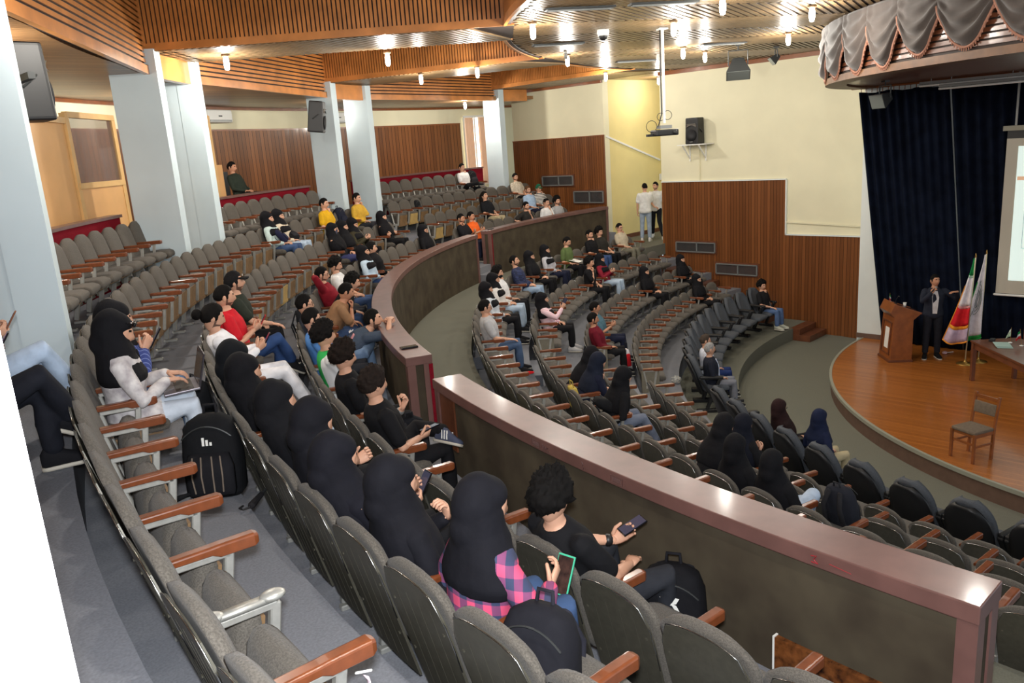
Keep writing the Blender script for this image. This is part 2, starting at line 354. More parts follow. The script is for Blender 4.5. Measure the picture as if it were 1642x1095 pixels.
# stair blocks in the radial openings
def steps(lbl, blocks, m=M_carpet, mm=None):
    t = thing('stairs', lbl, 'stairs')
    for (R0, R1, z0, z1, a0, a1) in blocks:
        MB().arc(R0, R1, z0, z1, a0, a1, 0, 1.).build('step', m, t)
    return t
steps('carpeted steps between the far end of the curved parapet and the short one', [(14.0, 14.35, AIS, AIS+.16, 109.9, 112.3), (15.15, 15.45, -.775, -.60, 109.2, 113), (16.0, 16.32, -.43, -.25, 109.4, 113), (16.85, 17.17, -.08, .12, 109.4, 113)])
steps('low carpeted step in the gap beside the wooden panel of the foreground parapet', [(14.0, 14.4, AIS, AIS+.16, 156.0, 159.1)])
steps('radial carpeted aisle steps through the middle of the lower seating', [(13.0, 13.2, -1.467, -1.28, 132.5, 137), (12.1, 12.3, -1.83, -1.65, 132.6, 137), (11.2, 11.4, -2.198, -2.01, 131, 137.4), (10.3, 10.52, -2.53, -2.36, 132.3, 137.3), (9.4, 9.66, STG, -2.71, 132.5, 137)])
def wallsteps(lbl, L, x0, x1):
    t = thing('stairs', lbl, 'stairs')
    for (y0, y1, z0, z1) in L: MB().box(((x0+x1)/2, (y0+y1)/2, (z0+z1)/2), (x1-x0, y1-y0, z1-z0)).build('step', M_dwood, t, bevel=.008)
wallsteps('brown wooden side steps climbing beside the front wall wainscot', [(12.85, 13.3, -1.47, -1.28), (11.95, 12.4, -1.83, -1.65), (11.05, 11.5, -2.2, -2.01), (10.15, 10.6, -2.53, -2.37), (9.3, 9.75, -2.9, -2.71)], .42, 1.32)
wallsteps('two low wooden steps down to the pit floor under the front wall', [(8.1, 8.62, PIT, STG-.14), (8.36, 8.62, STG-.14, STG+.002)], .42, 1.32)
wallsteps('brown wooden side steps climbing beside the upper side wall', [(15.2, 15.6, -.775, -.6), (16.05, 16.45, -.43, -.25), (16.9, 17.3, -.08, .12)], .3, 1.07)
# ledge with red carpet behind the top row
for lbl, a0, a1 in (('red-backed ledge behind the top row in front of the pale wooden booth', 137.9, 156.2), ('red-backed ledge behind the top row between the middle pair of columns', 115., 131.8), ('red-backed ledge behind the top row beside the bright window', 91.6, 109.2)):
    t = thing('ledge', lbl, 'ledge')
    MB().arc(18.02, 18.1, .32, 1.27, a0, a1, 0, 1.).build('red_panel', M_red, t)
    MB().arc(17.98, 18.16, 1.27, 1.31, a0, a1, 0, 1.).build('ledge_top', M_cap, t)
# columns: paired fins
def fin(lbl, a, R0=17.2, R1=17.86, th=.22):
    t = thing('column', lbl, 'column', pol(1, a)*0, rad(a), 'white fin columns')
    MB().box((R0+.16, 0, 1.6), (.32, th, 3.82)).build('inner_pier', M_blue, t)
    MB().box(((R0+.32+R1)/2, 0, 1.45), (R1-R0-.32, th-.012, 3.5)).build('outer_pier', M_blue, t)
    return t
fin('leftmost pale blue fin column with a loudspeaker, cut by the frame edge', 156.35)
fin('wide pale blue fin column beside the pale wooden booth', 137.25)
fin('narrow pale blue fin column right of the booth column', 132.35)
fin('pale blue fin column carrying the angled black loudspeaker', 114.45)
fin('pale blue fin column with greenish lower paint, right of the loudspeaker column', 109.7)
fin('rightmost pale blue fin column beside the bright window', 91.1)
# near white pillar at the left edge of the frame
d = rad(78.05)
pe = CAMP.xy.to_3d()+V((cos(d), sin(d), 0))*1.05
ln = V((-sin(d), cos(d), 0))
b = MB(); q = pe+ln*.22
M_near = mat('white_gloss_paint', (250, 250, 250), .5)
Mx = Matrix.Translation((q.x, q.y, 1.4)) @ Matrix.Rotation(d, 4, 'Z')
b.box((.1, 0, 0), (.2, .44, 4.3), 0, Mx); b.build('wall_near', M_near, kind='structure')
# ================================================================ CEILING
ZS, ZT, ZO = 3.5, 4.75, 3.2
def sector(R, a0, a1, n=70): return [(R*cos(rad(a0+(a1-a0)*i/n)), R*sin(rad(a0+(a1-a0)*i/n))) for i in range(n+1)]
inner = sector(12.35, 78, A1)
cl = MB().prism(inner+[(1.4, -4.5), (1.4, 12.)], ZS+.015, ZS+.12).build('ceiling', M_slatd, kind='structure')
b = MB(); e1 = V((.86, -.51, 0)); e2 = V((.51, .86, 0)); bwd = 1.2
for j in range(-4, 12):
    sg = 1 if j % 2 else -1; dd = (e1*sg+e2).normalized()
    for i in range(-120, 100):
        c = e1*(i*.150)+e2*(bwd*(j+.5)); L_ = bwd/2*1.414
        ok = [t for t in [-L_+2*L_*q/16 for q in range(17)] if (c+dd*t).length < 12.26 and (c+dd*t).x < 1.3 and (c+dd*t).y > -1.6]
        if len(ok) > 1: b.bar(c+dd*ok[0]+V((0, 0, ZS+.009)), c+dd*ok[-1]+V((0, 0, ZS+.009)), .062, .009)
b.build('ceiling_slats', M_csl, cl, kind='stuff')
MB().box((3.0, 13.2, ZS+.06), (3.4, 3.4, .12)).build('ceiling_passage', M_soffp, kind='structure')
MB().arc(17.3, 20.5, ZO, ZO+.1, 80, A1, 0, 1.5).build('ceiling_outer', M_soffp, kind='structure')
MB().arc(12., 17.6, ZT, ZT+.1, 60, A1, 0, 1.5).build('ceiling_upper', M_slatd, kind='structure')
BW = .76
def slat_face(b, p0, p1, z0, z1, n, horizontal, pitch=.062, w=.042, th=.022):
    p0 = V(p0); p1 = V(p1); L = (p1-p0).length; d = (p1-p0)/L; n = V(n)
    if horizontal:
        z = z0+.1
        while z < z1:
            b.bar(V((p0.x, p0.y, z))+n*th/2, V((p1.x, p1.y, z))+n*th/2, th, w*1.15); z += pitch*1.2
    else:
        k = int(L/pitch)
        for i in range(k):
            q = p0+d*(pitch*(i+.5))+n*th/2; Q = Matrix((d, n, V((0, 0, 1)))).transposed().to_4x4(); Q.translation = (q.x, q.y, (z0+z1)/2+.04)
            b.box((0, 0, 0), (w, th, z1-z0-.08), 0, Q)
def beam(lbl, a, tall=ZT):
    t = thing('ceiling_beam', lbl, 'ceiling beam', (0, 0, 0), 0, 'radial slatted ceiling beams')
    e = pol(1, a); p = V((-e.y, e.x, 0))
    A, B = e*12.2, e*17.42
    Q = Matrix((e, p, V((0, 0, 1)))).transposed().to_4x4()
    MB().box((14.8, 0, (ZS+tall)/2), (5.2, BW*2-.03, tall-ZS), 0, Q).build('beam_core', M_slatd, t)
    b = MB()
    for i in range(47): b.bar(Q @ V((12.25+.108*i, -BW, ZS-.012)), Q @ V((12.25+.108*i+.62*(1 if i < 44 else 0), BW, ZS-.012)), .066, .024)
    b.build('soffit_slats', M_csl, t, kind='stuff')
    MB().box((17.33, 0, (ZO+ZS)/2), (.12, BW*2-.24, ZS-ZO+.1), 0, Q).build('end_board', M_slat, t)
    for s in (1, -1):
        b = MB(); slat_face(b, A+p*s*(BW-.015), B+p*s*(BW-.015), ZS, tall, p*s, False)
        b.build('slats', M_slat, t, kind='stuff')
        MB().bar(A+p*s*(BW+.005)+V((0, 0, ZS+.035)), B+p*s*(BW+.005)+V((0, 0, ZS+.035)), .03, .1).build('edge_board', M_slat, t)
    return t
BEAMS = (157.9, 134.85, 112.1, 89.3)
for a, lbl in zip(BEAMS, ('slatted ceiling beam over the leftmost column pair', 'large slatted ceiling beam from the booth columns across the picture top', 'slatted ceiling beam above the loudspeaker column pair', 'slatted ceiling beam above the rightmost column')): beam(lbl, a)
beam('slatted ceiling beam directly over the camera position', 181.)
def tang(lbl, a0, a1):
    t = thing('ceiling_fascia', lbl, 'ceiling fascia', group='outer slatted ceiling fascias')
    P0, P1 = pol(17.36, a0), pol(17.36, a1); n = -(P0+P1).normalized()
    MB().bar(P0-n*.05+V((0, 0, (ZO+ZT)/2)), P1-n*.05+V((0, 0, (ZO+ZT)/2)), .08, ZT-ZO).build('fascia_core', M_slatd, t)
    b = MB(); slat_face(b, P0, P1, ZO-.02, ZT, n, True); b.build('slats', M_slat, t, kind='stuff')
    MB().bar(P0+n*.01+V((0, 0, ZO+.03)), P1+n*.01+V((0, 0, ZO+.03)), .07, .11).build('edge_board', M_slat, t)
tang('outer ceiling fascia of long horizontal slats at the top left corner', 155.4, 137.3)
tang('outer ceiling fascia of horizontal slats between booth columns and loudspeaker column', 132.3, 114.6)
tang('outer ceiling fascia of horizontal slats left of the rightmost column', 109.6, 91.5)
tang('outer ceiling fascia of horizontal slats above the camera side', 178.5, 160.5)
def innerf(lbl, a0, a1):
    t = thing('ceiling_fascia', lbl, 'ceiling fascia', group='inner slatted ceiling fascias')
    MB().arc(12.27, 12.33, ZS, ZT, a0, a1, 0, 1.).build('fascia_core', M_slatd, t)
    b = MB(); k = int(rad(a1-a0)*12.35/.062)
    for i in range(k):
        a = a0+(a1-a0)*(i+.5)/k; Q = Matrix.Rotation(rad(a), 4, 'Z'); b.box((12.345, 0, (ZS+ZT)/2+.04), (.022, .042, ZT-ZS-.08), 0, Q)
    b.build('slats', M_slat, t, kind='stuff'); MB().arc(12.33, 12.375, ZS-.02, ZS+.08, a0, a1, 0, 1.).build('edge_board', M_slat, t)
innerf('inner vertical-slat fascia closing the ceiling coffer nearest the camera', 138.4, 154.4)
innerf('inner vertical-slat fascia of the middle ceiling coffer', 115.6, 131.4)
innerf('inner vertical-slat fascia of the farthest ceiling coffer', 92.9, 108.7)
# low box soffit and valance over the stage edge
vl = thing('stage_canopy', 'curved slatted wooden canopy over the stage edge behind the swag valance', 'canopy')
MB().arc(6.78, 7.02, 2.56, 3.5, 72, A1, 0, 1.5).build('canopy_core', M_slatd, vl)
MB().arc(6.70, 7.06, 2.52, 2.62, 72, A1, 0, 1.5).build('edge_board', mat('dull_trim', (104, 70, 42), .5, ns=6, na=.2), vl)
b = MB()
for i in range(11): b.arc(7.01, 7.04, 2.66+.075*i, 2.71+.075*i, 72, A1, 0, 1.5)
b.build('slats', M_dwood, vl, kind='stuff')
MB().prism(sector(6.8, 72, A1, 50)+[(.35, 6.8*sin(rad(A1)))], 2.56, 2.6).build('canopy_soffit', M_dwood, vl)
def swag(lbl, a0, a1, z0, drop, R=7.09):
    t = thing('curtain_swag', lbl, 'valance', group='taupe swags along the stage canopy')
    def f(u, v):
        sg = 4*u*(1-u); zz = z0-v*(drop*(.25+.75*sg))-.04*(1-sg)*v
        fold = .035*sin(v*22+u*3)*sg*(.4+v)+.02*sin(u*25)*(1-sg)
        return pol(R+.05*v*(1-v)*4*sg+fold+.03, a0+(a1-a0)*u, zz)
    MB().grid(f, 18, 22, th=.008, thv=(-.4, -.3, 0)).build('swag_cloth', M_val, t, smooth=True)
    MB().tube([f(i/18, 1)+V((0, 0, -.012)) for i in range(19)], .018, 6).build('fringe', M_fringe, t, smooth=True)
    n = 26; b = MB()
    for i in range(n): p = f((i+.5)/n, 1); b.box(p+V((0, 0, -.035)), (.012, .012, .05))
    b.build('tassels', M_fringe, t, kind='stuff')
SW = [(112, 122.), (121, 131), (130.2, 138), (137.2, 144), (143.4, 150), (149.4, 156.5), (156, 163), (162.5, 170)]
for (a0, a1), w in zip(SW, ('leftmost', 'second', 'third', 'fourth', 'fifth', 'sixth', 'seventh', 'eighth')):
    swag('%s taupe velvet swag counted from the left end of the stage valance' % w, a0, a1, 3.46, .78 if a0 > 140 else .86)
# ================================================================ LAMPS
M_base = mat('lamp_base', (120, 96, 70), .5)
lamp_bulb = MB().lathe([(.01, -.22), (.028, -.21), (.038, -.17), (.04, -.09), (.032, -.05), (.026, -.02)], n=12).mesh('bulb', M_bulb, True)
lamp_base = MB().lathe([(.03, -.035), (.06, -.03), (.065, 0)], n=12).mesh('lamp_base', M_base, True)
def lamp(lbl, p, w=1.):
    t = thing('ceiling_lamp', lbl, 'ceiling lamp', p, 0, 'bare bulb ceiling lamps')
    link('lamp_base', lamp_base, t); link('bulb', lamp_bulb, t)
    L = bpy.data.lights.new('bulb_light', 'POINT'); L.energy = LAMP_W*w; L.shadow_soft_size = .07; L.color = (1, .95, .86)
    link('bulb_light', L, t, loc=(0, 0, -.30))
LAMPS = [('bulb under the big beam right above the booth columns', (-11.6, 11.7, ZS-.03)), ('bulb hanging left of the middle of the big slatted beam', (-9.3, 10.8, ZS-.03)), ('small bulb above the right fin of the loudspeaker column pair', (-6.3, 13.6, ZS-.03)),
 ('bulb under the loudspeaker-column beam, right of its fins', (-5.9, 12.3, ZS-.03)), ('bright bulb near the right end of the big slatted beam', (-9.0, 7.9, ZS)), ('bright bulb below the dome camera, left side', (-5.2, 10.5, ZS)), ('small far bulb above the cream side wall', (-.9, 12.9, ZS)),
 ('bulb beside the top of the angled loudspeaker on the column', (-6.6, 16.9, ZO)), ('bright bulb on the ceiling at the projector pole', (-6.9, 7.0, ZS)), ('bulb right of the projector pole above the wall loudspeaker', (-2.2, 9.3, ZS)), ('bulb at the top edge, right of the projector pole', (-8.1, 5.5, ZS)),
 ('bulb just left of the taupe valance, lower of two', (-3.2, 7.0, ZS)), ('bulb at the top edge just left of the taupe valance', (-6.0, 5.3, ZS)), ('bulb glowing on the ceiling behind the grey floodlight', (-3.5, 9.0, ZS)), ('bulb on the low outer ceiling at the top left corner', (-15.6, 8.9, ZO))]
for l, p in LAMPS: lamp(l, p, .22 if 'angled loudspeaker' in l else .5 if ('small bulb' in l or 'projector pole' in l) else 1.)
for w, p in (('over the stage edge', (-3.5, 2.5, ZS)), ('over the lower seats', (-9, 2, ZS)), ('over the near parapet', (-12.3, .6, ZS-.03)), ('over the camera', (-16, 1, ZS-.03)), ('over the far half of the stage', (-6, -1.5, ZS)), ('over the middle lower rows', (-11, 5.2, ZS)), ('under the beam of the leftmost column', (-15.2, 6.2, ZS-.03)), ('behind the rightmost column', (-1.5, 17.5, ZO)), ('behind the booth columns', (-11.5, 14.6, ZO))):
    lamp('bare ceiling bulb outside the picture, '+w, p)
lamp('bulb lighting the side passage behind the front wall', (2.6, 13.7, ZS), .45)
# ================================================================ THEATRE SEATS
def seat_meshes():
    D = {}
    def outline(v, w0=.206, w1=.226):
        w = w0+(w1-w0)*v; t = max(0, (v-.72)/.28); return w*(1-.32*t**3.2)
    def back(u, v, front):
        x = (2*u-1)*outline(v); z = .29+.515*v-.034*abs(2*u-1)**2.5*v; y = .105-.13*v
        e = (1-abs(2*u-1)**4)*(1-max(0, (v-.85)/.15)**2*.7)
        y += (.025+.035*e-.012*(1-(2*u-1)**2)) if front else (-.010*e)
        return (x, y, z)
    b = MB(); nu, nv = 10, 10
    fr = [[back(i/nu, j/nv, True) for i in range(nu+1)] for j in range(nv+1)]; bk = [[back(i/nu, j/nv, False) for i in range(nu+1)] for j in range(nv+1)]
    vs_ = [p for r in fr for p in r]+[p for r in bk for p in r]; N = (nu+1)*(nv+1); f = []
    for j in range(nv):
        for i in range(nu):
            a = j*(nu+1)+i; f += [(a, a+1, a+nu+2, a+nu+1), (N+a+nu+1, N+a+nu+2, N+a+1, N+a)]
    for j in range(nv):
        a = j*(nu+1); f.append((a, a+nu+1, N+a+nu+1, N+a)); c_ = a+nu; f.append((c_, N+c_, N+c_+nu+1, c_+nu+1))
    for i in range(nu): f += [(i, N+i, N+i+1, i+1), (nv*(nu+1)+i, nv*(nu+1)+i+1, N+nv*(nu+1)+i+1, N+nv*(nu+1)+i)]
    b.add(vs_, f); D['backrest'] = b.mesh('backrest', M_fab, True)
    # metal shell behind
    def sh(u, v):
        x = (2*u-1)*outline(.25+v*.72)*.91; z = .13+.64*v-.030*abs(2*u-1)**2.5*v; y = .135-.16*v-.006*(1-(2*u-1)**2)
        return (x, y-.008, z)
    D['shell'] = MB().grid(sh, 8, 8, th=.012, thv=(0, -1, 0)).mesh('back_shell', M_shell, False)
    edge = [V(sh(0, j/6))for j in range(3, 6)]+[V(sh(i/10, 1)) for i in range(11)]+[V(sh(1, j/6)) for j in range(5, 2, -1)]
    D['rim'] = MB().tube([p+V((0, -.010, .004)) for p in edge], .0032, 4).mesh('chrome_rim', M_chrome, True)
    r = MB()
    for u in (.2, .4, .6, .8): r.bar(V(sh(u, .05))+V((0, -.012, 0)), V(sh(u, .86))+V((0, -.012, 0)), .004, .0016)
    for u in (.08, .92):
        for v in (.35, .75): r.box(V(sh(u, v))+V((0, -.014, 0)), (.009, .006, .009))
    D['ribs'] = r.mesh('shell_ribs', M_shell)
    def cushion(M_):
        b = MB(); rings = []
        for (y, z0, z1, w) in ((.0, .345, .40, .19), (.03, .335, .43, .203), (.2, .335, .445, .207), (.34, .335, .445, .205), (.39, .345, .425, .198), (.405, .37, .40, .18)):
            zc, h = (z0+z1)/2, (z1-z0)/2
            rings.append([(w*math.copysign(abs(cos(a))**.35, cos(a)), y, zc+h*math.copysign(abs(sin(a))**.5, sin(a))) for a in [2*pi*(k+.5)/14 for k in range(14)]])
        b.loft(rings, 0, M_); return b
    def pan(M_):
        b = MB(); b.box((0, .19, .332), (.32, .32, .014), 0, M_); b.box((0, .05, .335), (.40, .05, .03), 0, M_); return b
    Dn = Matrix.Translation((0, .10, 0)) @ Matrix.Diagonal((1, .92, 1, 1))
    H = Matrix.Translation((0, .205, .19)) @ Matrix.Rotation(rad(80), 4, 'X') @ Matrix.Diagonal((1, .82, 1, 1)) @ Matrix.Translation((0, 0, -.36))
    D['down'] = cushion(Dn).mesh('seat', M_fab, True); D['up'] = cushion(H).mesh('seat', M_fab, True)
    D['pan_down'] = pan(Dn).mesh('seat_pan', M_ply); D['pan_up'] = pan(H).mesh('seat_pan', M_ply); D['pan_pale'] = pan(H).mesh('seat_pan', M_plyl)
    # wooden armrest at x=0
    b = MB(); prof = [(.075, .563, .592), (.24, .563, .596), (.27, .548, .598), (.40, .548, .60), (.418, .556, .592)]; rings = []
    for y, z0, z1 in prof:
        w = .027 if y < .41 else .018; rings.append([(-w, y, z0), (w, y, z0), (w, y, z1-.006), (w-.008, y, z1), (-w+.008, y, z1), (-w, y, z1-.006)])
    D['arm'] = b.loft(rings).mesh('armrest', M_arm, False, .003, 1)
    b = MB()
    b.bar((0, .085, .547), (0, .31, .547), .034, .028); b.bar((0, .305, .555), (0, .255, .24), .034, .036); b.bar((0, .09, .54), (0, .15, .26), .030, .03)
    b.bar((0, .12, .26), (0, .27, .26), .032, .05); b.bar((0, .20, .25), (0, .16, .04), .05, .04, upv=(1, 0, 0)); b.bar((0, .13, .015), (0, .28, .015), .045, .03)
    D['frame'] = b.mesh('side_frame', M_alu, False, .005, 1)
    b = MB(); b.bar((0, .08, .57), (0, .31, .57), .038, .018); b.ell((0, .30, .577), (.032, .045, .018)); b.ell((0, .10, .577), (.03, .04, .016)); D['bare'] = b.mesh('bare_arm_bracket', M_alu, True)
    D['panel'] = MB().box((0, .2, .30), (.025, .30, .50)).mesh('end_panel', mat('end_panel_grey', (120, 114, 98), .6, ns=12, na=.1), False, .006, 1)
    return D
SM = seat_meshes()
def theatre_seat(row, a, label, up, first=False, last_panel=0, bare=False, pale=False, noarm=False):
    R = TIP[row]+.42; hp = R*rad(PITCH[row])/2
    t = thing('theatre_seat', label, 'theatre seat', pol(R, a, FLOOR[row]), rad(a)+pi/2, 'grey fabric theatre seats')
    q = link('backrest', SM['backrest'], t); s = link('back_shell', SM['shell'], t); link('chrome_rim', SM['rim'], s); link('shell_ribs', SM['ribs'], s)
    q.scale = s.scale = (1.055, 1, {'U4': 1.09}.get(row, 1.02)) if row[0] == 'U' else (1, 1, .91)
    c = link('seat', SM['up' if up else 'down'], t); link('seat_pan', SM['pan_pale' if pale else ('pan_up' if up else 'pan_down')], c)
    for x in ([hp] if not first else [hp, -hp]):
        f = link('side_frame', SM['frame'], t, loc=(x, 0, 0))
        if bare and x > 0: link('bare_arm_bracket', SM['bare'], f)
        else: link('armrest', SM['arm'], t, loc=(x, 0, 0))
    if last_panel: link('end_panel', SM['panel'], t, loc=(last_panel*hp, 0, 0))
    return t
PITCH = {'U1': 1.796, 'U2': 1.70, 'U3': 1.611, 'U4': 1.535, 'L1': 2.114, 'L2': 2.276, 'L3': 2.4675, 'L4': 2.6745}
ARM0 = {'U1': 161.06, 'U2': 135.56, 'U3': 128.63, 'U4': 152.38, 'L1': 139.69, 'L2': 153.1, 'L3': 137.57, 'L4': 129.43}
ROWN = {'U1': 'first row behind parapet', 'U2': 'second row behind parapet', 'U3': 'third row behind parapet', 'U4': 'top row by the ledge', 'L1': 'rearmost lower row', 'L2': 'second lower row', 'L3': 'third lower row', 'L4': 'fourth lower row'}
def sang(row, k): return ARM0[row]+PITCH[row]*(k+.5)
# (row, first index, last index, block words, reference end: +1 count from low angle end)
BLOCKS = [('U1', -40, -30, 'the side wall'), ('U1', -27, 8, 'the far steps'), ('U2', -28, -17, 'the side wall'), ('U2', -13, 23, 'the far steps'), ('U3', -25, -13, 'the side wall'), ('U3', -9, 29, 'the far steps'),
 ('L1', -24, 17, 'the side wall'), ('L2', -28, -10, 'the side wall'), ('L2', -7, 9, 'the aisle'), ('L3', -20, -4, 'the side wall'), ('L3', 0, 15, 'the aisle'), ('L4', -15, 0, 'the side wall'), ('L4', 3, 17, 'the aisle')]
OCC = {}   # (row,k) -> person, filled from the people table before the seats are placed
def place_seats():
    for row, k0, k1, ref in BLOCKS:
        for k in range(k0, k1+1):
            a = sang(row, k)
            occ = (row, k) in OCC
            n = k-k0+1
            lb = '%s grey theatre seat, %s from %s, %s' % ('occupied' if occ else 'empty', ORD[n], ref, ROWN[row])
            up = row in ('U1', 'U2', 'U3') and not occ and (row, k) not in (('U2', 22), ('U1', 6))
            pn = 0
            if row in ('L2', 'L3', 'L4') and k == k1 and ref == 'the side wall': pn = 1
            theatre_seat(row, a, lb, up, first=(k == k0), last_panel=pn, bare=(row == 'U3' and k == 26), pale=(row, k) in (('U3', -14), ('U2', 4), ('U2', 0), ('U2', -17)))
    u4 = [(152.38+.77-1.54*0, 11, -1.541, 'leftmost column'), (128.63+.77, 10, -1.523, 'narrow booth column'), (107.6, 10, -1.52, 'greenish column')]
    for a0, n, d, ref in u4:
        for i in range(n):
            th = theatre_seat('U4', a0+d*i, '%s grey top-row seat, %s from left in the block right of the %s' % ('occupied' if ('greenish' in ref and i == 8) else 'empty', ORD[i+1], ref), False, first=(i == n-1))
    for a in (161.9, 164.3):
        theatre_seat('U4', a, {161.9: 'mostly hidden seat under the person in light blue jeans at far left', 164.3: 'mostly hidden seat under the person in black trousers at far left'}[a], False, True)
# ================================================================ PADDED FRONT ROW
def pad_meshes():
    D = {}
    def ol(v): return .235*sqrt(max(.12, 1-.94*max(0, (v-.5)/.5)**2.3))*(.9+.1*min(1, v*3))
    def f(u, v): return ((2*u-1)*ol(v), .05-.24*v+.05-.05*(1-(2*u-1)**4), .36+.62*v)
    D['back'] = MB().grid(f, 10, 12, th=.075, thv=(0, 1, 0)).mesh('backrest', M_padf, True)
    D['shell'] = MB().grid(lambda u, v: V(f(u, v))*1.0+V(((2*u-1)*.012, -.015, .01*v-.06)), 10, 12, th=.03, thv=(0, -1, 0)).mesh('back_shell', M_black, True)
    D['stripe'] = None
    b = MB(); rings = []
    for (y, z0, z1, w) in ((.06, .38, .44, .2), (.1, .34, .47, .235), (.4, .34, .47, .235), (.5, .36, .45, .225), (.52, .39, .42, .2)):
        zc, h = (z0+z1)/2, (z1-z0)/2
        rings.append([(w*math.copysign(abs(cos(a))**.4, cos(a)), y, zc+h*math.copysign(abs(sin(a))**.6, sin(a))) for a in [2*pi*(k+.5)/14 for k in range(14)]])
    D['seat'] = b.loft(rings).mesh('seat', M_padf, True)
    b = MB(); b.bar((0, .0, .63), (0, .40, .62), .06, .05); D['arm'] = b.mesh('armrest', M_black, True, .012, 2)
    b = MB(); b.bar((0, .34, .61), (0, .12, .06), .05, .09, upv=(1, 0, 0)); b.bar((0, .0, .62), (0, .2, .3), .045, .06, upv=(1, 0, 0)); b.box((0, .12, .03), (.08, .36, .06)); D['leg'] = b.mesh('side_frame', M_black, False, .008, 1)
    return D
PM = pad_meshes()
def pad_chair(i, label):
    a = 89.2+3.9*i
    t = thing('padded_chair', label, 'chair', pol(9.36, a, FLOOR['F']), rad(a)+pi/2, 'slate padded chairs of the front row')
    link('backrest', PM['back'], t); link('back_shell', PM['shell'], t); link('seat', PM['seat'], t)
    for s in (-1, 1): link('armrest', PM['arm'], t, loc=(s*.285, 0, 0)); link('side_frame', PM['leg'], t, loc=(s*.285, 0, 0))
def place_pads():
    for i in range(23):
        if i in (11, 12): continue
        w = {0: 'slate padded chair under the man in black T-shirt and jeans', 9: 'slate padded chair under the man in a white shirt', 10: 'slate padded chair under the grey-haired man in dark jacket', 15: 'slate padded chair behind the dark brown headscarf', 16: 'slate padded chair behind the navy headscarf'}.get(i)
        pad_chair(i, w or 'empty slate padded front-row chair, %s from the two steps by the wall' % ORD[i+1])
# ================================================================ PEOPLE
REC = []
def rm_obj(mb, vox, it=5):
    o = bpy.data.objects.new('tmp', mb.mesh('tmp', M_skin[0], False, fix=False)); COL.objects.link(o)
    r = o.modifiers.new('r', 'REMESH'); r.mode = 'VOXEL'; r.voxel_size = vox; r.use_smooth_shade = True
    s = o.modifiers.new('s', 'SMOOTH'); s.factor = .5; s.iterations = it
    return o
def frame(d, ref):
    d = V(d).normalized(); r = V(ref); r = (r-d*r.dot(d))
    if r.length < 1e-4: r = V((1, 0, 0))-d*d.x
    return d, r.normalized()
def head_geo(mb, M, beard=0, hairm=2):
    nu, nv = 30, 24; P = []
    for j in range(nv+1):
        t = -pi/2+pi*max(.02, min(.98, j/nv))
        for i in range(nu):
            p = 2*pi*i/nu; nx, ny, nz = cos(t)*sin(p), cos(t)*cos(p), sin(t)
            x, y, z = nx*.074, ny*.094, nz*.115
            if nz < 0:
                x *= 1-.26*(-nz)**1.4
                if ny < 0: y *= 1-.42*(-nz)
            if ny > 0:
                y += .024*exp(-((x/.011)**2+((z+.014)/.02)**2))+.012*exp(-((x/.009)**2+((z-.012)/.022)**2))
                y -= .008*exp(-(((abs(x)-.03)/.014)**2+((z-.014)/.011)**2))
                y += .005*exp(-((z-.037)/.011)**2)*(ny > .5)+.006*exp(-((x/.02)**2+((z+.055)/.011)**2))+.008*exp(-((x/.022)**2+((z+.092)/.016)**2))
            P.append(V((x, y, z)))
    f = []; mm = []
    for j in range(nv):
        for i in range(nu):
            q = (j*nu+i, j*nu+(i+1) % nu, (j+1)*nu+(i+1) % nu, (j+1)*nu+i); f.append(tuple(reversed(q)))
            c = sum((P[k] for k in q), V())/4; m = 0
            if c.y > .03:
                ax = abs(c.x)
                if .02 < ax < .040 and .008 < c.z < .018: m = 1
                elif .014 < ax < .046 and .030 < c.z < .038: m = hairm
                elif ax < .024 and -.062 < c.z < -.048: m = 3
                elif beard and c.z < -.04 and not (ax < .028 and -.064 < c.z < -.046): m = 4
            elif beard and c.z < -.02 and c.y > .005: m = 4
            mm.append(m)
    f += [tuple(range(nu)), tuple(reversed(range(nv*nu, nv*nu+nu)))]; mm += [0, 0]
    o = len(mb.v); mb.v += [tuple(M @ p) for p in P]; mb.f += [tuple(k+o for k in q) for q in f]; mb.m += mm
    for s in (-1, 1):
        mb.ell((s*.075, -.008, -.004), (.012, .02, .032), 0, M, 8, 6)
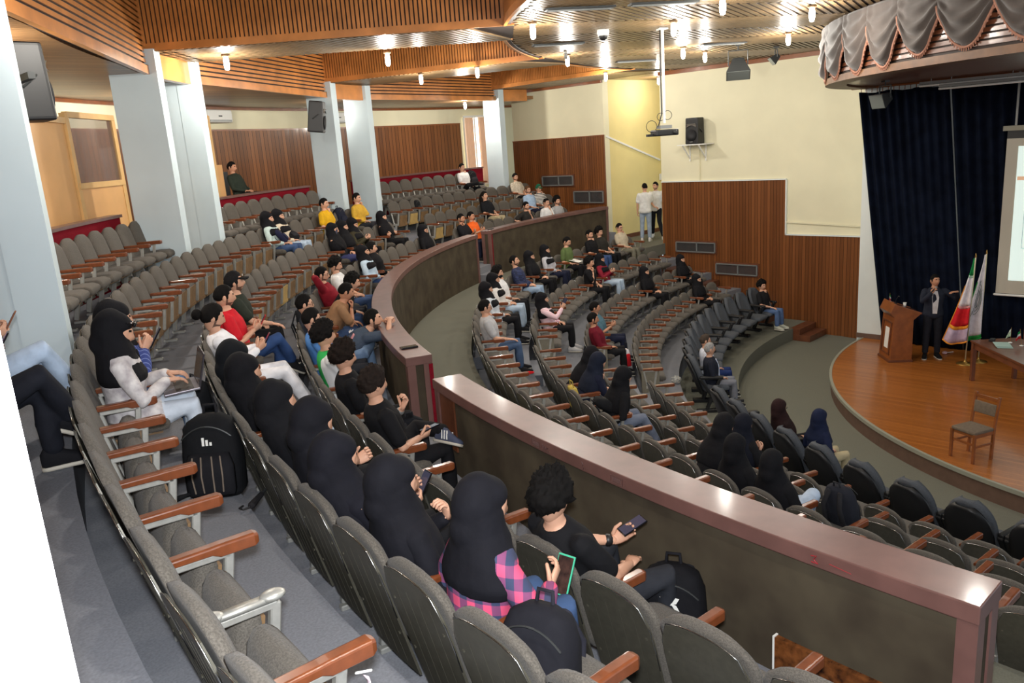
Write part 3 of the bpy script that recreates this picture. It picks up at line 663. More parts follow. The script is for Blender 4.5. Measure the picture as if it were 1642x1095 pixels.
def hair_geo(M, style, mb):
    nu, nv = (56, 40) if style in ('curly', 'wavy') else (30, 24); P = []
    th = {'short': .105, 'curly': .52, 'wavy': .34, 'bun': .16, 'long': .2, 'grey': .08, 'cap': .17, 'fade': .10}.get(style, .14)
    seed = random.random()*50
    for j in range(nv+1):
        t = -pi/2+pi*max(.02, min(.98, j/nv))
        for i in range(nu):
            p = 2*pi*i/nu; n = V((cos(t)*sin(p), cos(t)*cos(p), sin(t)))
            x, y, z = n.x*.074, n.y*.094, n.z*.115
            if n.z < 0 and n.y < 0: y *= 1-.42*(-n.z)
            lo = -.62 if style != 'fade' else -.35
            tt = max(0, min(1, (n.y-.30)/.30)); tt = tt*tt*(3-2*tt)
            val = n.z-(-.16+.70*tt) if n.y > 0 else n.z-(-.16+(-lo-.16)*n.y)
            h = max(-.09, min(1, val*5.5))
            if style in ('curly', 'wavy') and h > 0:
                q = n*(7 if style == 'curly' else 4)+V((seed, 0, 0)); h *= .78+.45*noise.noise(q)+.4*noise.noise(q*2.6)
                if style == 'wavy' and n.z > .2: h *= 1.15
            elif h > 0: h *= .85+.35*noise.noise(n*8+V((seed, 0, 0)))+.25*max(0, n.z)*max(0, n.y+.3)
            k = 1+(h*th if h > 0 else h)
            P.append(V((x*k, y*k-.004, z*k+(.004 if h > 0 else 0))))
    f = [tuple(reversed((j*nu+i, j*nu+(i+1) % nu, (j+1)*nu+(i+1) % nu, (j+1)*nu+i))) for j in range(nv) for i in range(nu)]+[tuple(range(nu)), tuple(reversed(range(nv*nu, nv*nu+nu)))]
    mb.add(P, f, 0, M)
    if style == 'bun': mb.ell((0, -.135, .005), (.05, .045, .05), 0, M, 12, 8)
    if style == 'long': mb.tube([M @ V(q) for q in ((0, -.07, .02), (0, -.095, -.08), (0, -.10, -.2), (0, -.09, -.3))], [.08, .085, .075, .05], 10)
    if style == 'cap':
        rg = []
        for q in range(9):
            a = -1.15+2.3*q/8; rg.append(((.07*sin(a)), .08+.085*cos(a)*1.0, .045-.02*abs(sin(a))))
        inner_ = [(.072*sin(-1.15+2.3*q/8), .075*cos(-1.15+2.3*q/8), .052) for q in range(9)]
        mb.add(inner_+rg+[(x, y, z+.008) for x, y, z in inner_+rg], [(q, q+1, 10+q, 9+q) for q in range(8)]+[(18+q, 27+q, 28+q, 19+q) for q in range(8)]+[(9+q, 10+q, 28+q, 27+q) for q in range(8)]+[(q+1, q, 18+q, 19+q) for q in range(8)], 0, M)
def hand_geo(mb, w, d, n, s, curl=.4, sc=1.):
    d, n = frame(d, n); x = d.cross(n)*s   # x: thumb side
    Q = Matrix((x, d, n)).transposed().to_4x4(); Q.translation = w
    rings = []
    for y, hw, ht in ((-.01, .022, .019), (.02, .033, .016), (.06, .039, .014), (.085, .037, .012)):
        rings.append([(hw*sc*cos(a), y*sc, ht*sc*sin(a)) for a in [2*pi*k/10 for k in range(10)]])
    mb.loft(rings, 0, Q)
    for xx, L in ((.028, .066), (.010, .075), (-.009, .070), (-.027, .055)):
        p = V((xx, .08, 0))*sc; pts = [p]; ang = 0.
        for k, fr in enumerate((.45, .3, .25)):
            ang += curl*(.9 if k == 0 else 1.1); p = p+V((0, cos(ang), sin(ang)))*L*fr*sc; pts.append(p)
        mb.tube([Q @ q for q in pts], [.0095*sc, .009*sc, .0082*sc, .007*sc], 6)
    pts = [V((.03, .012, .004)), V((.052, .04, .012+.01*curl)), V((.056, .068, .02+.03*curl))]
    mb.tube([Q @ (q*sc) for q in pts], [.0125*sc, .0105*sc, .0085*sc], 6)
def ik(S, T, l1, l2, pole):
    d = T-S; L = min(d.length, (l1+l2)*.995); d.normalize(); T = S+d*L
    a = (l1*l1-l2*l2+L*L)/(2*L); h = sqrt(max(0, l1*l1-a*a)); p = V(pole); p = (p-d*p.dot(d)).normalized()
    return S+d*a+p*h, T
def rings_along(c0, d, xs, prof, n=16):
    yv = d.cross(xs).normalized(); out = []
    for t, rx, ry, off in prof:
        c = c0+d*t+yv*off; out.append([c+xs*(rx*cos(2*pi*k/n))+yv*(ry*sin(2*pi*k/n)) for k in range(n)])
    return out
def person(Mw, label, hair='short', hc=(17, 15, 14), top=(40, 40, 44), sl='s', pants=(44, 54, 80), shoe=(40, 40, 42), lean=-9, hp=-10, hy=None, roll=0, LA='lap', RA='lap', legs='n', beard=0, glasses=0, vox=.02, sk=0, fem=0, look=(-1., 4.2), hem=0, topm=None, joints=None, sc=1., hijab=(20, 20, 24), hdrop=0, name='person', jacket=None, logo=None, socks=None, cat='person', twist=0, drape=1.):
    mats = [M_skin[sk], M_eye, mat('hair_%d_%d_%d' % hc, hc, .8, ns=40, na=.3, spec=.15), M_lip, mat('stubble_%d' % sk, ((104, 76, 62), (92, 66, 52), (84, 58, 46))[sk], .7)]
    J = joints or {}
    if hair == 'hijab' and drape == 1. and (topm or sum(top) > 130): drape = .66
    if not joints and lean < 15: lean -= 6
    L = rad(lean); pel = V(J.get('pel', (0, .235, .425))); td = V((J.get('tx', 0), sin(L), cos(L))).normalized(); T = .42 if fem else .475
    xs = V((cos(rad(twist)), sin(rad(twist)), 0))
    nk = pel+td*T; w = .150 if fem else .182
    shs = {s: nk+xs*(s*w)-td*.05 for s in (-1, 1)}
    hl = L*.45+rad(-hp)*.35; hc_ = nk+V((0, sin(hl), cos(hl)))*(.145-hdrop)
    if hy is None:
        loc = Mw.inverted() @ V((look[0], look[1], hc_.z)); hy = deg(atan2(-(loc.x-hc_.x), loc.y-hc_.y)); hy = max(-50, min(50, hy))*.85
    HM = Matrix.Translation(hc_) @ Matrix.Rotation(rad(hy), 4, 'Z') @ Matrix.Rotation(rad(hp), 4, 'X') @ Matrix.Rotation(rad(roll), 4, 'Y')
    arms = {}
    for s, A in ((-1, LA), (1, RA)):
        pole = V((s*.7, -.5, -.5)); curl = .45; n = V((0, 0, -1))
        if isinstance(A, (tuple, list)):
            T_ = V(A[0]); f = V(A[1]); n = V(A[2]); curl = A[3]
            if len(A) > 4: pole = V(A[4])
        elif A == 'lap': T_ = V((s*.08, .36, .545)); f = V((-s*.6, .8, -.1))
        elif A == 'thigh': T_ = V((s*.12, .42, .565)); f = V((-s*.1, 1, -.15)); curl = .25
        elif A == 'rest': T_ = V((s*.235, .28, .645)); f = V((0, 1, -.15)); curl = .3
        elif A == 'knee': T_ = V((s*.11, .52, .57)); f = V((0, 1, -.3)); curl = .3
        elif A == 'chin': T_ = HM @ V((s*.045, .12, -.175)); f = HM.to_3x3() @ V((-s*.25, -.1, 1)); n = HM.to_3x3() @ V((0, -1, 0)); curl = 1.0; pole = V((s*.35, .2, -1))
        elif A == 'cheek': T_ = HM @ V((s*.10, .075, -.165)); f = HM.to_3x3() @ V((-s*.25, 0, 1)); n = HM.to_3x3() @ V((-s, -.2, 0)); curl = .8; pole = V((s*.6, .3, -1))
        elif A == 'phone': T_ = V((s*.06, .36, .70)); f = V((-s*.35, .8, .45)); n = V((-s*.8, -.3, .5)); curl = .75
        elif A == 'cross': T_ = V((-s*.10, .29, .63)); f = V((-s, .15, 0)); n = V((0, -1, 0)); curl = .3
        elif A == 'behind': T_ = HM @ V((s*.085, -.11, -.03)); f = V((-s, -.1, .2)); n = V((0, 1, 0)); pole = V((s, .1, .4)); curl = .5
        elif A == 'down': T_ = shs[s]+V((s*.05, .06, -.5)); f = V((0, .1, -1)); n = V((-s, 0, 0)); curl = .5; pole = V((s*.3, -1, 0))
        if not joints and A not in ('chin', 'cheek', 'behind', 'down'): T_ = T_+V((0, .05, -.01))
        el, wr = ik(shs[s], T_, .265, .245, pole); arms[s] = (el, wr, f, n, curl)
    lg = {}
    for s in (-1, 1):
        hip = pel+xs*(s*.085)+V((0, .02, -.02)); kn = V((s*.105, .61, .455)); an = V((s*.105, .62, .10)); ft = V((s*.1, 1, 0)); fz = V((0, 0, 1))
        if legs == 'fwd': an = V((s*.11, .80, .10))
        if legs == 'wide': kn = V((s*.22, .58, .48)); an = V((s*.19, .62, .10))
        if legs == 'back': an = V((s*.1, .46, .10))
        if legs in ('crossR', 'crossL'):
            if (s > 0) == (legs == 'crossR'): kn = V((s*.03, .63, .565)); an = V((-s*.13, .74, .27)); ft = V((-s*.3, .8, -.5)); fz = V((0, .5, .8))
        if legs in ('ankleR', 'ankleL'):
            if (s > 0) == (legs == 'ankleR'): kn = V((s*.27, .53, .54)); an = V((-s*.06, .63, .575)); ft = V((-s*.9, .45, .0)); fz = V((s*.2, .45, .9))
        if 'legs' in J: kn, an, ft = [V(q) for q in J['legs'][s]]; fz = V((0, 0, 1)) if len(J['legs'][s]) < 4 else V(J['legs'][s][3])
        lg[s] = (hip, kn, an, ft.normalized(), fz)
    prof = [(-.10, .145, .105, 0), (-.04, .172, .122, 0), (.06, .158, .116, 0), (.16, .148, .11, .005), (.28, .165, .116, .012), (.37, .172, .108, .008), (.42, .15, .092, 0), (.455, .105, .08, 0), (.49, .066, .062, 0)]
    if fem: prof = [(t, rx*.9, ry*.97+(.012 if t == .28 else 0), off) for t, rx, ry, off in prof]
    # body core
    B = MB(); k = .93
    B.loft(rings_along(pel, td, xs, [(t, rx*k, ry*k, o) for t, rx, ry, o in prof], 14))
    B.tube([nk-td*.03, hc_-V((0, 0, .05))], [.054, .05], 10)
    for s in (-1, 1):
        el, wr, f, n, cu = arms[s]
        B.tube([shs[s], shs[s].lerp(el, .5), el, el.lerp(wr, .35), wr], [.045, .042, .037, .035, .025], 10)
        h, kn, an, ft, fz = lg[s]; B.tube([h, h.lerp(kn, .5), kn, kn.lerp(an, .35), an], [.07, .062, .05, .047, .034], 10)
    R = dict(Mw=Mw, label=label, name=name, cat=cat, sc=sc, parts=[])
    R['core'] = rm_obj(B, vox, 3)
    X = MB(); head_geo(X, HM, beard)
    for s in (-1, 1):
        el, wr, f, n, cu = arms[s]; hand_geo(X, wr-(wr-el).normalized()*.005, f, n, s, cu, .92 if fem else 1.)
    R['extra'] = X.mesh('x', mats, True); R['mats'] = mats
    # shirt / coat
    S = MB(); q = 1.12 if not fem else 1.12
    sp_ = [(t, rx*q, ry*q+.006, o) for t, rx, ry, o in prof if t < .5]
    S.loft(rings_along(pel, td, xs, sp_, 18))
    for s in (-1, 1):
        el, wr, f, n, cu = arms[s]
        if sl == 'l': S.tube([shs[s]-xs*s*.02, shs[s].lerp(el, .5), el, el.lerp(wr, .5), el.lerp(wr, .92)], [.062, .057, .05, .045, .037], 12)
        else: S.tube([shs[s]-xs*s*.02, shs[s].lerp(el, .45), shs[s].lerp(el, .78)], [.064, .062, .060], 12)
        if hem:
            h, kn, an, ft, fz = lg[s]; S.tube([h, h.lerp(kn, .4), h.lerp(kn, hem)], [.115, .105, .098], 12)
    tm = topm or cloth(top)
    R['parts'].append(('jacket' if jacket else 'shirt', rm_obj(S, vox*.85, 4), [tm]))
    if jacket:
        t = MB(); c0 = pel+td*.2; yv = td.cross(xs)
        t.add([c0+xs*a_+yv*b_+td*c_ for a_, b_, c_ in ((-.04, .152, -.2), (.04, .152, -.2), (.06, .152, .12), (.035, .118, .235), (-.035, .118, .235), (-.06, .152, .12), (-.028, .1, -.2), (.028, .1, -.2), (.055, .09, .17), (.03, .05, .235), (-.03, .05, .235), (-.055, .09, .17))], [(0, 1, 2, 3, 4, 5), (11, 10, 9, 8, 7, 6)]+[(i, (i+1) % 6, 6+(i+1) % 6, 6+i) for i in range(6)])
        R['parts'].append(('shirt', t.mesh('shirt', cloth(jacket), False), None))
    # trousers
    P = MB(); P.loft(rings_along(pel, td, xs, [(-.12, .13, .10, 0), (-.06, .172, .125, 0), (0, .172, .125, 0), (.05, .160, .116, 0)], 16))
    for s in (-1, 1):
        h, kn, an, ft, fz = lg[s]; P.tube([h, h.lerp(kn, .5), kn, kn.lerp(an, .5), kn.lerp(an, .93)], [.09, .082, .068, .062, .056], 12)
    R['parts'].append(('trousers', rm_obj(P, vox*.9, 4), [cloth(pants)]))
    for s in (-1, 1):
        h, kn, an, ft, fz = lg[s]; d, z = frame(ft, fz); x = d.cross(z); F = MB(); rg = []
        for t, wd_, z0, z1 in ((-.075, .022, -.07, .0), (-.055, .036, -.085, .03), (.0, .038, -.085, .035), (.06, .04, -.085, .0), (.12, .045, -.085, -.025), (.165, .036, -.083, -.04), (.185, .018, -.078, -.05)):
            rg.append([an+d*t+x*(wd_*cos(a))+z*((z0+z1)/2+(z1-z0)/2*math.copysign(abs(sin(a))**.6, sin(a))) for a in [2*pi*(kk+.5)/10 for kk in range(10)]])
        F.loft(rg); so = MB(); so.loft([[an+d*t+x*(wd_*1.06*cos(a))+z*(-.082+.010*(1 if sin(a) > 0 else -1)) for a in [2*pi*(kk+.5)/10 for kk in range(10)]] for t, wd_ in ((-.078, .02), (-.055, .036), (0, .038), (.06, .041), (.12, .046), (.165, .037), (.188, .018))])
        R['parts'].append(('shoe', F.mesh('shoe', cloth(shoe), True), None)); R['parts'].append(('shoe_sole', so.mesh('shoe_sole', mat('sole_pale', (196, 190, 176), .7), True), 'shoe'))
    if hair == 'hijab':
        Hh = MB()
        Hh.ell((0, -.045, .018), (.098, .10, .128), 0, HM, 16, 12); Hh.ell((0, -.01, .058), (.086, .098, .076), 0, HM, 16, 10); Hh.ell((0, .0, -.118), (.078, .082, .055), 0, HM, 14, 8)
        Hh.ell((0, -.05, -.08), (.085, .085, .09), 0, HM, 14, 8)
        Hh.loft(rings_along(nk, td, xs, [(-.27*drape, .185, .142, .015), (-.20*drape, .206, .152, .012), (-.11, .200, .145, .006), (-.05, .175, .13, 0), (.0, .145, .118, -.005), (.05, .115, .108, -.01)], 18))
        Hh.tube([nk-td*.0, nk.lerp(hc_, .5)-V((0, .02, 0)), hc_-V((0, .03, .0))], [.125, .108, .10], 14)
        R['parts'].append(('headscarf', rm_obj(Hh, vox*.72, 9), [cloth(hijab)]))
    else:
        Hb = MB(); hair_geo(HM, hair, Hb)
        if hair == 'cap':
            R['parts'].append(('cap', Hb.mesh('cap', cloth(hijab), True), None))
        else: R['parts'].append(('hair', Hb.mesh('hair', mats[2], True), None))
    if glasses:
        g = MB()
        for s in (-1, 1): g.tube([HM @ V((s*.032+.022*cos(a), .098-.008*abs(cos(a)), .014+.018*sin(a))) for a in [2*pi*i/12 for i in range(13)]], .0025, 4, caps=False); g.tube([HM @ V((s*.054, .09, .016)), HM @ V((s*.078, .0, .012))], .0025, 4)
        g.tube([HM @ V((-.01, .1, .016)), HM @ V((.01, .1, .016))], .0025, 4)
        R['parts'].append(('glasses', g.mesh('glasses', M_black, True), None))
    R['HM'] = HM; R['lg'] = lg; R['arms'] = arms; R['nk'] = nk; R['td'] = td; R['xs'] = xs; R['pel'] = pel
    REC.append(R); return R
def flush_people():
    bpy.context.view_layer.update(); dg = bpy.context.evaluated_depsgraph_get()
    def ev(o):
        me = bpy.data.meshes.new_from_object(o.evaluated_get(dg)); return me
    jobs = []
    for R in REC:
        jobs.append((ev(R['core']), [(n, ev(o) if isinstance(o, bpy.types.Object) else o, m) for n, o, m in R['parts']]))
    for R, (core, parts) in zip(REC, jobs):
        bm = bmesh.new(); bm.from_mesh(core); bm.from_mesh(R['extra']); me = bpy.data.meshes.new('person'); bm.to_mesh(me); bm.free()
        for m in R['mats']: me.materials.append(m)
        me.polygons.foreach_set('use_smooth', [True]*len(me.polygons))
        o = link(R['name'], me, None, R['label'], R['cat'], R.get('group')); o.matrix_world = R['Mw'] @ Matrix.Scale(R['sc'], 4)
        R['obj'] = o; last = None
        for n, m_, mt in parts:
            m_.name = n
            if isinstance(mt, list):
                m_.materials.clear()
                for x in mt: m_.materials.append(x)
                m_.polygons.foreach_set('use_smooth', [True]*len(m_.polygons)); m_.polygons.foreach_set('material_index', [0]*len(m_.polygons))
            c = link(n, m_, last if mt == 'shoe' else o)
            if n == 'shoe': last = c
        for f in R.get('post', []): f(R)
    for R in REC:
        for o in [R['core']]+[o for n, o, m in R['parts'] if isinstance(o, bpy.types.Object)]: bpy.data.objects.remove(o)
def seatM(row, k, dx=0., dy=0., dz=0.):
    if row == 'F': R, a, z = 9.36, 89.2+3.9*k, FLOOR['F']
    else: R, a, z = TIP[row]+.42, sang(row, k), FLOOR[row]
    return Matrix.Translation(pol(R, a, z)) @ Matrix.Rotation(rad(a)+pi/2, 4, 'Z') @ Matrix.Translation((dx, dy, dz))
def sit(row, k, label, dx=0., dy=0., dz=0., **kw):
    OCC[(row, k)] = 1
    if row == 'F': dz += .02
    else: dy += .015
    return person(seatM(row, k, dx, dy, dz), label, **kw)
# ---------------------------------------------------------------- patterned cloth
def plaid(name, c1, c2, c3, s=.05):
    m = mat(name, c1, .85); k = NT(m); tc = k.n('ShaderNodeTexCoord'); sp_ = k.n('ShaderNodeSeparateXYZ'); k.l(tc.outputs['Object'], sp_.inputs[0])
    u = k.math('LESS_THAN', k.math('FRACT', k.math('DIVIDE', k.math('ADD', sp_.outputs[0], sp_.outputs[1]), s*2)), .5)
    v = k.math('LESS_THAN', k.math('FRACT', k.math('DIVIDE', k.math('ADD', sp_.outputs[2], k.math('MULTIPLY', sp_.outputs[1], .3)), s*2)), .5)
    f = k.math('DIVIDE', k.math('ADD', u, v), 2); col = k.ramp(f, [(0, c1), (.5, c2), (1, c3)]); k.l(col, k.b.inputs['Base Color']); return m
def stripes(name, c1, c2, s=.02, ax=2, duty=.5):
    m = mat(name, c1, .85); k = NT(m); tc = k.n('ShaderNodeTexCoord'); sp_ = k.n('ShaderNodeSeparateXYZ'); k.l(tc.outputs['Object'], sp_.inputs[0])
    f = k.math('LESS_THAN', k.math('FRACT', k.math('DIVIDE', sp_.outputs[ax], s)), duty); col = k.ramp(f, [(.2, c1), (.8, c2)]); k.l(col, k.b.inputs['Base Color']); return m
M_plaidp = plaid('pink_navy_plaid', (226, 84, 122), (132, 72, 112), (58, 66, 96), .045)
M_plaidn = plaid('navy_plaid', (34, 44, 82), (26, 34, 62), (44, 56, 96), .03)
M_strb = stripes('blue_pinstripe', (52, 66, 128), (110, 124, 176), .022, 0, .2)
M_strp = stripes('pink_stripes', (226, 168, 184), (240, 226, 228), .022, 2, .5)
M_strw = stripes('black_white_stripes', (224, 222, 214), (36, 36, 40), .04, 2, .45)
M_pat = mat('cream_pattern', (226, 218, 200), .85, ns=28, rgb2=(176, 160, 138))
M_patw = mat('white_embroidered', (226, 222, 220), .85, ns=16, rgb2=(168, 160, 164))
def raglan():
    m = mat('green_white_raglan', (40, 176, 84), .8); k = NT(m); tc = k.n('ShaderNodeTexCoord'); sp_ = k.n('ShaderNodeSeparateXYZ'); k.l(tc.outputs['Object'], sp_.inputs[0])
    f = k.math('GREATER_THAN', k.math('ADD', k.math('ABSOLUTE', sp_.outputs[0]), k.math('MULTIPLY', sp_.outputs[1], -.35)), .075); k.l(k.ramp(f, [(.2, (40, 176, 84)), (.8, (232, 234, 234))]), k.b.inputs['Base Color']); return m
M_rag = raglan()
BLK = (22, 22, 25); NVY = (28, 32, 52); JN = (64, 84, 120); LJ = (172, 190, 208); WHT = (232, 232, 232); GRY = (96, 98, 104); KH = (186, 172, 138); CH = (44, 46, 52)
HJ = dict(hair='hijab', fem=1, sl='l', sk=0)
N1 = dict(vox=.013)
# ---- upper tier, first row (nearest the parapet)
cg = sit('U1', 5, 'curly-haired man with glasses in black T-shirt behind the foreground parapet', dy=.0, dz=.0, hair='curly', glasses=1, top=BLK, pants=CH, lean=-16, hp=-12, RA=((.10, .40, .56), (-.5, .8, -.1), (0, 0, -1), .3), LA=((-.05, .44, .62), (.2, .8, .3), (.7, 0, .5), .6), legs='wide', **N1)
bt = sit('U1', 0, 'man in black T-shirt crossing his leg with a grey striped sneaker', hair='wavy', hc=(36, 28, 24), top=BLK, pants=BLK, shoe=(70, 76, 96), lean=-6, LA=((-.06, .30, .80), (.1, .5, .9), (0, -1, .2), .9), RA=((.10, .36, .60), (-.2, .9, .1), (-.7, 0, .6), .7), legs='ankleL', **N1)
sit('U1', -2, 'man with curly faded hair in black shirt left of the near parapet opening', hair='curly', hc=(30, 22, 18), top=BLK, pants=BLK, lean=-4, hp=-14, RA='lap', LA='lap', vox=.015)
sit('U1', -4, 'big-haired man in green and white raglan shirt', hair='curly', hc=(20, 17, 16), topm=M_rag, pants=(120, 128, 140), lean=-4, RA='chin', hp=-8, vox=.014)
sit('U1', -6, 'man in bright blue T-shirt beside the raglan shirt', hair='short', top=(92, 146, 214), pants=CH, hp=-16, RA='phone', LA='phone', vox=.016)
sit('U1', -8, 'man with glasses and black wristband holding his chin', hair='short', top=(60, 66, 78), pants=CH, glasses=1, RA='chin', vox=.017, dy=-.05)
sl_ = sit('U1', -7, 'man in slate T-shirt leaning forward onto the parapet rail', dy=.12, hair='short', top=(72, 84, 100), pants=(120, 146, 178), shoe=(206, 204, 200), lean=52, hp=-2, hy=-8, beard=1, RA=((.10, .80, .86), (-.9, .3, .1), (0, 0, -1), .4, (.8, .2, -.3)), LA=((-.08, .80, .84), (.9, .3, .1), (0, 0, -1), .4, (-.8, .2, -.3)), legs='ankleR', vox=.015)
sit('U1', -10, 'man in brown T-shirt bending forward with chin on his fist', hair='fade', top=(160, 122, 90), pants=JN, lean=30, hp=-22, RA='chin', LA='knee', vox=.016, sk=1)
sit('U1', -12, 'dark-haired man in dark jacket bending low behind the brown T-shirt', hair='wavy', top=(24, 26, 30), sl='l', pants=JN, lean=34, hp=-20, RA='knee', LA='lap')
sit('U1', -13, 'bearded man in burgundy shirt with hand behind his head', hair='short', beard=1, glasses=1, top=(140, 30, 44), sl='l', pants=CH, RA='behind', LA='rest', lean=-12, vox=.017)
sit('U1', -15, 'man in white T-shirt and dark open jacket looking down', hair='wavy', top=(228, 228, 226), pants=JN, hp=-20, beard=1, RA='lap', LA='lap')
sit('U1', -19, 'woman in black headscarf and pale blue denim jacket', top=(186, 206, 222), pants=(48, 70, 112), RA='lap', LA='chin', hp=-4, **HJ)
sit('U1', -20, 'woman with dark hair in black resting her mouth on her hand', hair='long', fem=1, sl='l', top=BLK, pants=BLK, LA='chin', hy=20, hp=-4)
sit('U1', -26, 'woman in black with glasses seated just behind the curved parapet top', top=BLK, pants=BLK, glasses=1, RA='lap', **HJ)
sit('U1', -30, 'bearded man in black polo shirt in the parapet opening', hair='fade', beard=1, top=(28, 28, 32), pants=NVY, RA='chin', LA='phone', sk=1)
sit('U1', -31, 'man in bright orange T-shirt in the parapet opening', hair='short', top=(236, 104, 40), pants=BLK, RA='phone', LA='chin', sk=1)
sit('U1', -36, 'man in charcoal shirt leaning on the short parapet', hair='short', beard=1, top=(44, 42, 40), pants=BLK, RA='rest', LA='chin', lean=6)
sit('U1', -38, 'man in white T-shirt holding his chin near the short parapet', hair='short', top=WHT, pants=JN, LA='chin', lean=4)
sit('U1', -39, 'man in grey T-shirt, rightmost behind the short parapet', hair='curly', beard=1, top=(170, 170, 172), pants=JN, lean=4)
# ---- upper tier, second row
sit('U2', 7, 'man in black baseball cap and dark green T-shirt', hair='cap', hijab=(22, 22, 24), beard=1, top=(44, 50, 42), pants=BLK, RA='knee', LA='lap', lean=4, hp=0, vox=.015)
sit('U2', 9, 'man in red T-shirt and blue jeans holding a phone', hair='fade', beard=1, top=(206, 34, 46), pants=(54, 80, 128), RA='phone', LA='phone', lean=-2, hp=-8, legs='crossR', vox=.014)
bn = sit('U2', 11, 'man with a hair bun in white hoodie and white trousers', hair='bun', beard=1, top=(236, 236, 240), sl='l', pants=(236, 236, 240), RA='phone', LA='phone', lean=-14, hp=-20, legs='fwd', **N1)
sit('U2', 14, 'woman in black headscarf, farthest of the row of veiled women', dz=-0.03, top=BLK, pants=BLK, hp=-18, hijab=(20, 22, 26), lean=-8, vox=.015, **HJ)
sit('U2', 15, 'woman in black headscarf with pale face beside white trousers', dz=-0.03, top=BLK, pants=LJ, hp=-14, lean=-8, vox=.015, **HJ)
sit('U2', 17, 'tall black-veiled woman with fringe, third of the veiled row', dz=0, top=BLK, pants=BLK, hp=-10, lean=-8, RA='lap', LA='chin', **HJ, **N1)
sit('U2', 18, 'woman in black headscarf bent towards pale blue jeans', dz=-0.02, top=BLK, pants=LJ, hp=-26, lean=-3, LA='phone', hijab=(22, 22, 28), **HJ, **N1)
h40 = sit('U2', 19, 'woman in navy-black headscarf using a phone with both hands', dz=-0.05, top=(24, 24, 32), pants=BLK, hp=-16, hijab=(24, 24, 31), RA=((.06, .40, .64), (-.2, .8, .5), (-.7, -.2, .5), .7), LA=((-.06, .43, .68), (.2, .8, .5), (.7, -.2, .5), .7), lean=-10, hy=0, **HJ, **N1)
sit('U2', 20, 'woman in black headscarf with a patterned bracelet, hand at mouth', dz=-0.06, top=(24, 24, 30), pants=(42, 66, 118), hp=-12, lean=-2, LA=((-.05, .40, .74), (.2, -.2, 1), (0, -1, 0), .8), hijab=(23, 23, 29), hy=-4, **HJ, **N1)
h42 = sit('U2', 21, 'woman in long black headscarf and pink navy plaid shirt holding a phone', dz=-.05, topm=M_plaidp, pants=(62, 84, 120), hp=-18, lean=14, RA=((.10, .50, .60), (-.2, .7, .6), (-.7, 0, .4), .6), LA='lap', hijab=(22, 22, 28), drape=.66, hy=-2, **HJ, **N1)
sit('U2', -7, 'woman in black headscarf taking a photo with her phone', top=BLK, pants=(64, 68, 110), RA='cheek', **HJ)
sit('U2', -8, 'woman in black headscarf and black hoodie with white cords', top=BLK, pants=NVY, RA='lap', **HJ)
sit('U2', -9, 'woman in black headscarf with mustard collar looking at her lap', top=(60, 56, 40), pants=BLK, hp=-20, RA='phone', LA='phone', **HJ)
sit('U2', -12, 'woman all in black sitting alone left of the far steps', top=BLK, pants=BLK, RA='cross', LA='cross', **HJ)
sit('U2', -22, 'long-haired man in black top with lanyard and khaki trousers', hair='long', hc=(30, 24, 20), top=(26, 28, 32), pants=KH, RA='lap', LA='lap', hp=4)
sit('U2', -26, 'man in light blue T-shirt with hand at his chin', hair='short', hc=(90, 62, 40), beard=1, top=(168, 194, 222), pants=NVY, LA='chin')
sit('U2', -27, 'man in green cap and black and white striped T-shirt', hair='cap', hijab=(28, 92, 66), topm=M_strw, pants=BLK, LA='cheek')
# ---- upper tier, third and top rows
sit('U3', 19, 'woman in black headscarf and blue pinstripe sleeves holding a phone up', topm=M_strb, pants=(96, 122, 158), hp=-14, RA=((.05, .34, .78), (-.2, .6, .8), (-.7, -.3, .3), .7), LA=((-.05, .34, .78), (.2, .6, .8), (.7, -.3, .3), .7), lean=6, **HJ, **N1)
h44 = sit('U3', 20, 'woman with sunglasses on black headscarf, white embroidered blouse and laptop', topm=M_patw, pants=(206, 216, 228), shoe=(200, 206, 214), hp=-24, lean=4, hy=-6, hem=.45, RA=((.09, .44, .66), (-.2, .9, -.1), (0, .1, -1), .35), LA=((-.10, .46, .66), (.2, .9, -.1), (0, .1, -1), .35), **HJ, **N1)
sit('U3', -1, 'woman in black headscarf and mint jacket, left of a pair', top=(188, 206, 202), pants=JN, RA='lap', LA='lap', **HJ)
sit('U3', -2, 'woman in black headscarf and cream blouse, right of a pair', top=(214, 200, 178), pants=LJ, LA='chin', **HJ)
sit('U3', -6, 'man in yellow T-shirt, left of two in yellow', hair='short', top=(222, 172, 34), pants=BLK, LA='chin', RA='lap', lean=0)
sit('U3', -9, 'man in mustard shirt beside the steps, right of two in yellow', hair='short', top=(206, 164, 60), sl='l', pants=CH, LA='cheek', RA='lap', lean=2)
sit('U3', -24, 'bearded man in cream patterned shirt below the bright window', hair='fade', beard=1, topm=M_pat, pants=BLK)
a = 107.6-1.52*8
person(Matrix.Translation(pol(17.84, a, .32)) @ Matrix.Rotation(rad(a)+pi/2, 4, 'Z'), 'man in white T-shirt in the top row with hand at chin', hair='short', top=WHT, pants=BLK, LA='chin', RA='lap', legs='ankleR')
a = 120.0
person(Matrix.Translation(pol(18.95, a, .80)) @ Matrix.Rotation(rad(a)+pi/2, 4, 'Z'), 'man in dark green shirt alone behind the red ledge', hair='short', top=(42, 50, 42), sl='l', pants=BLK, sk=1)
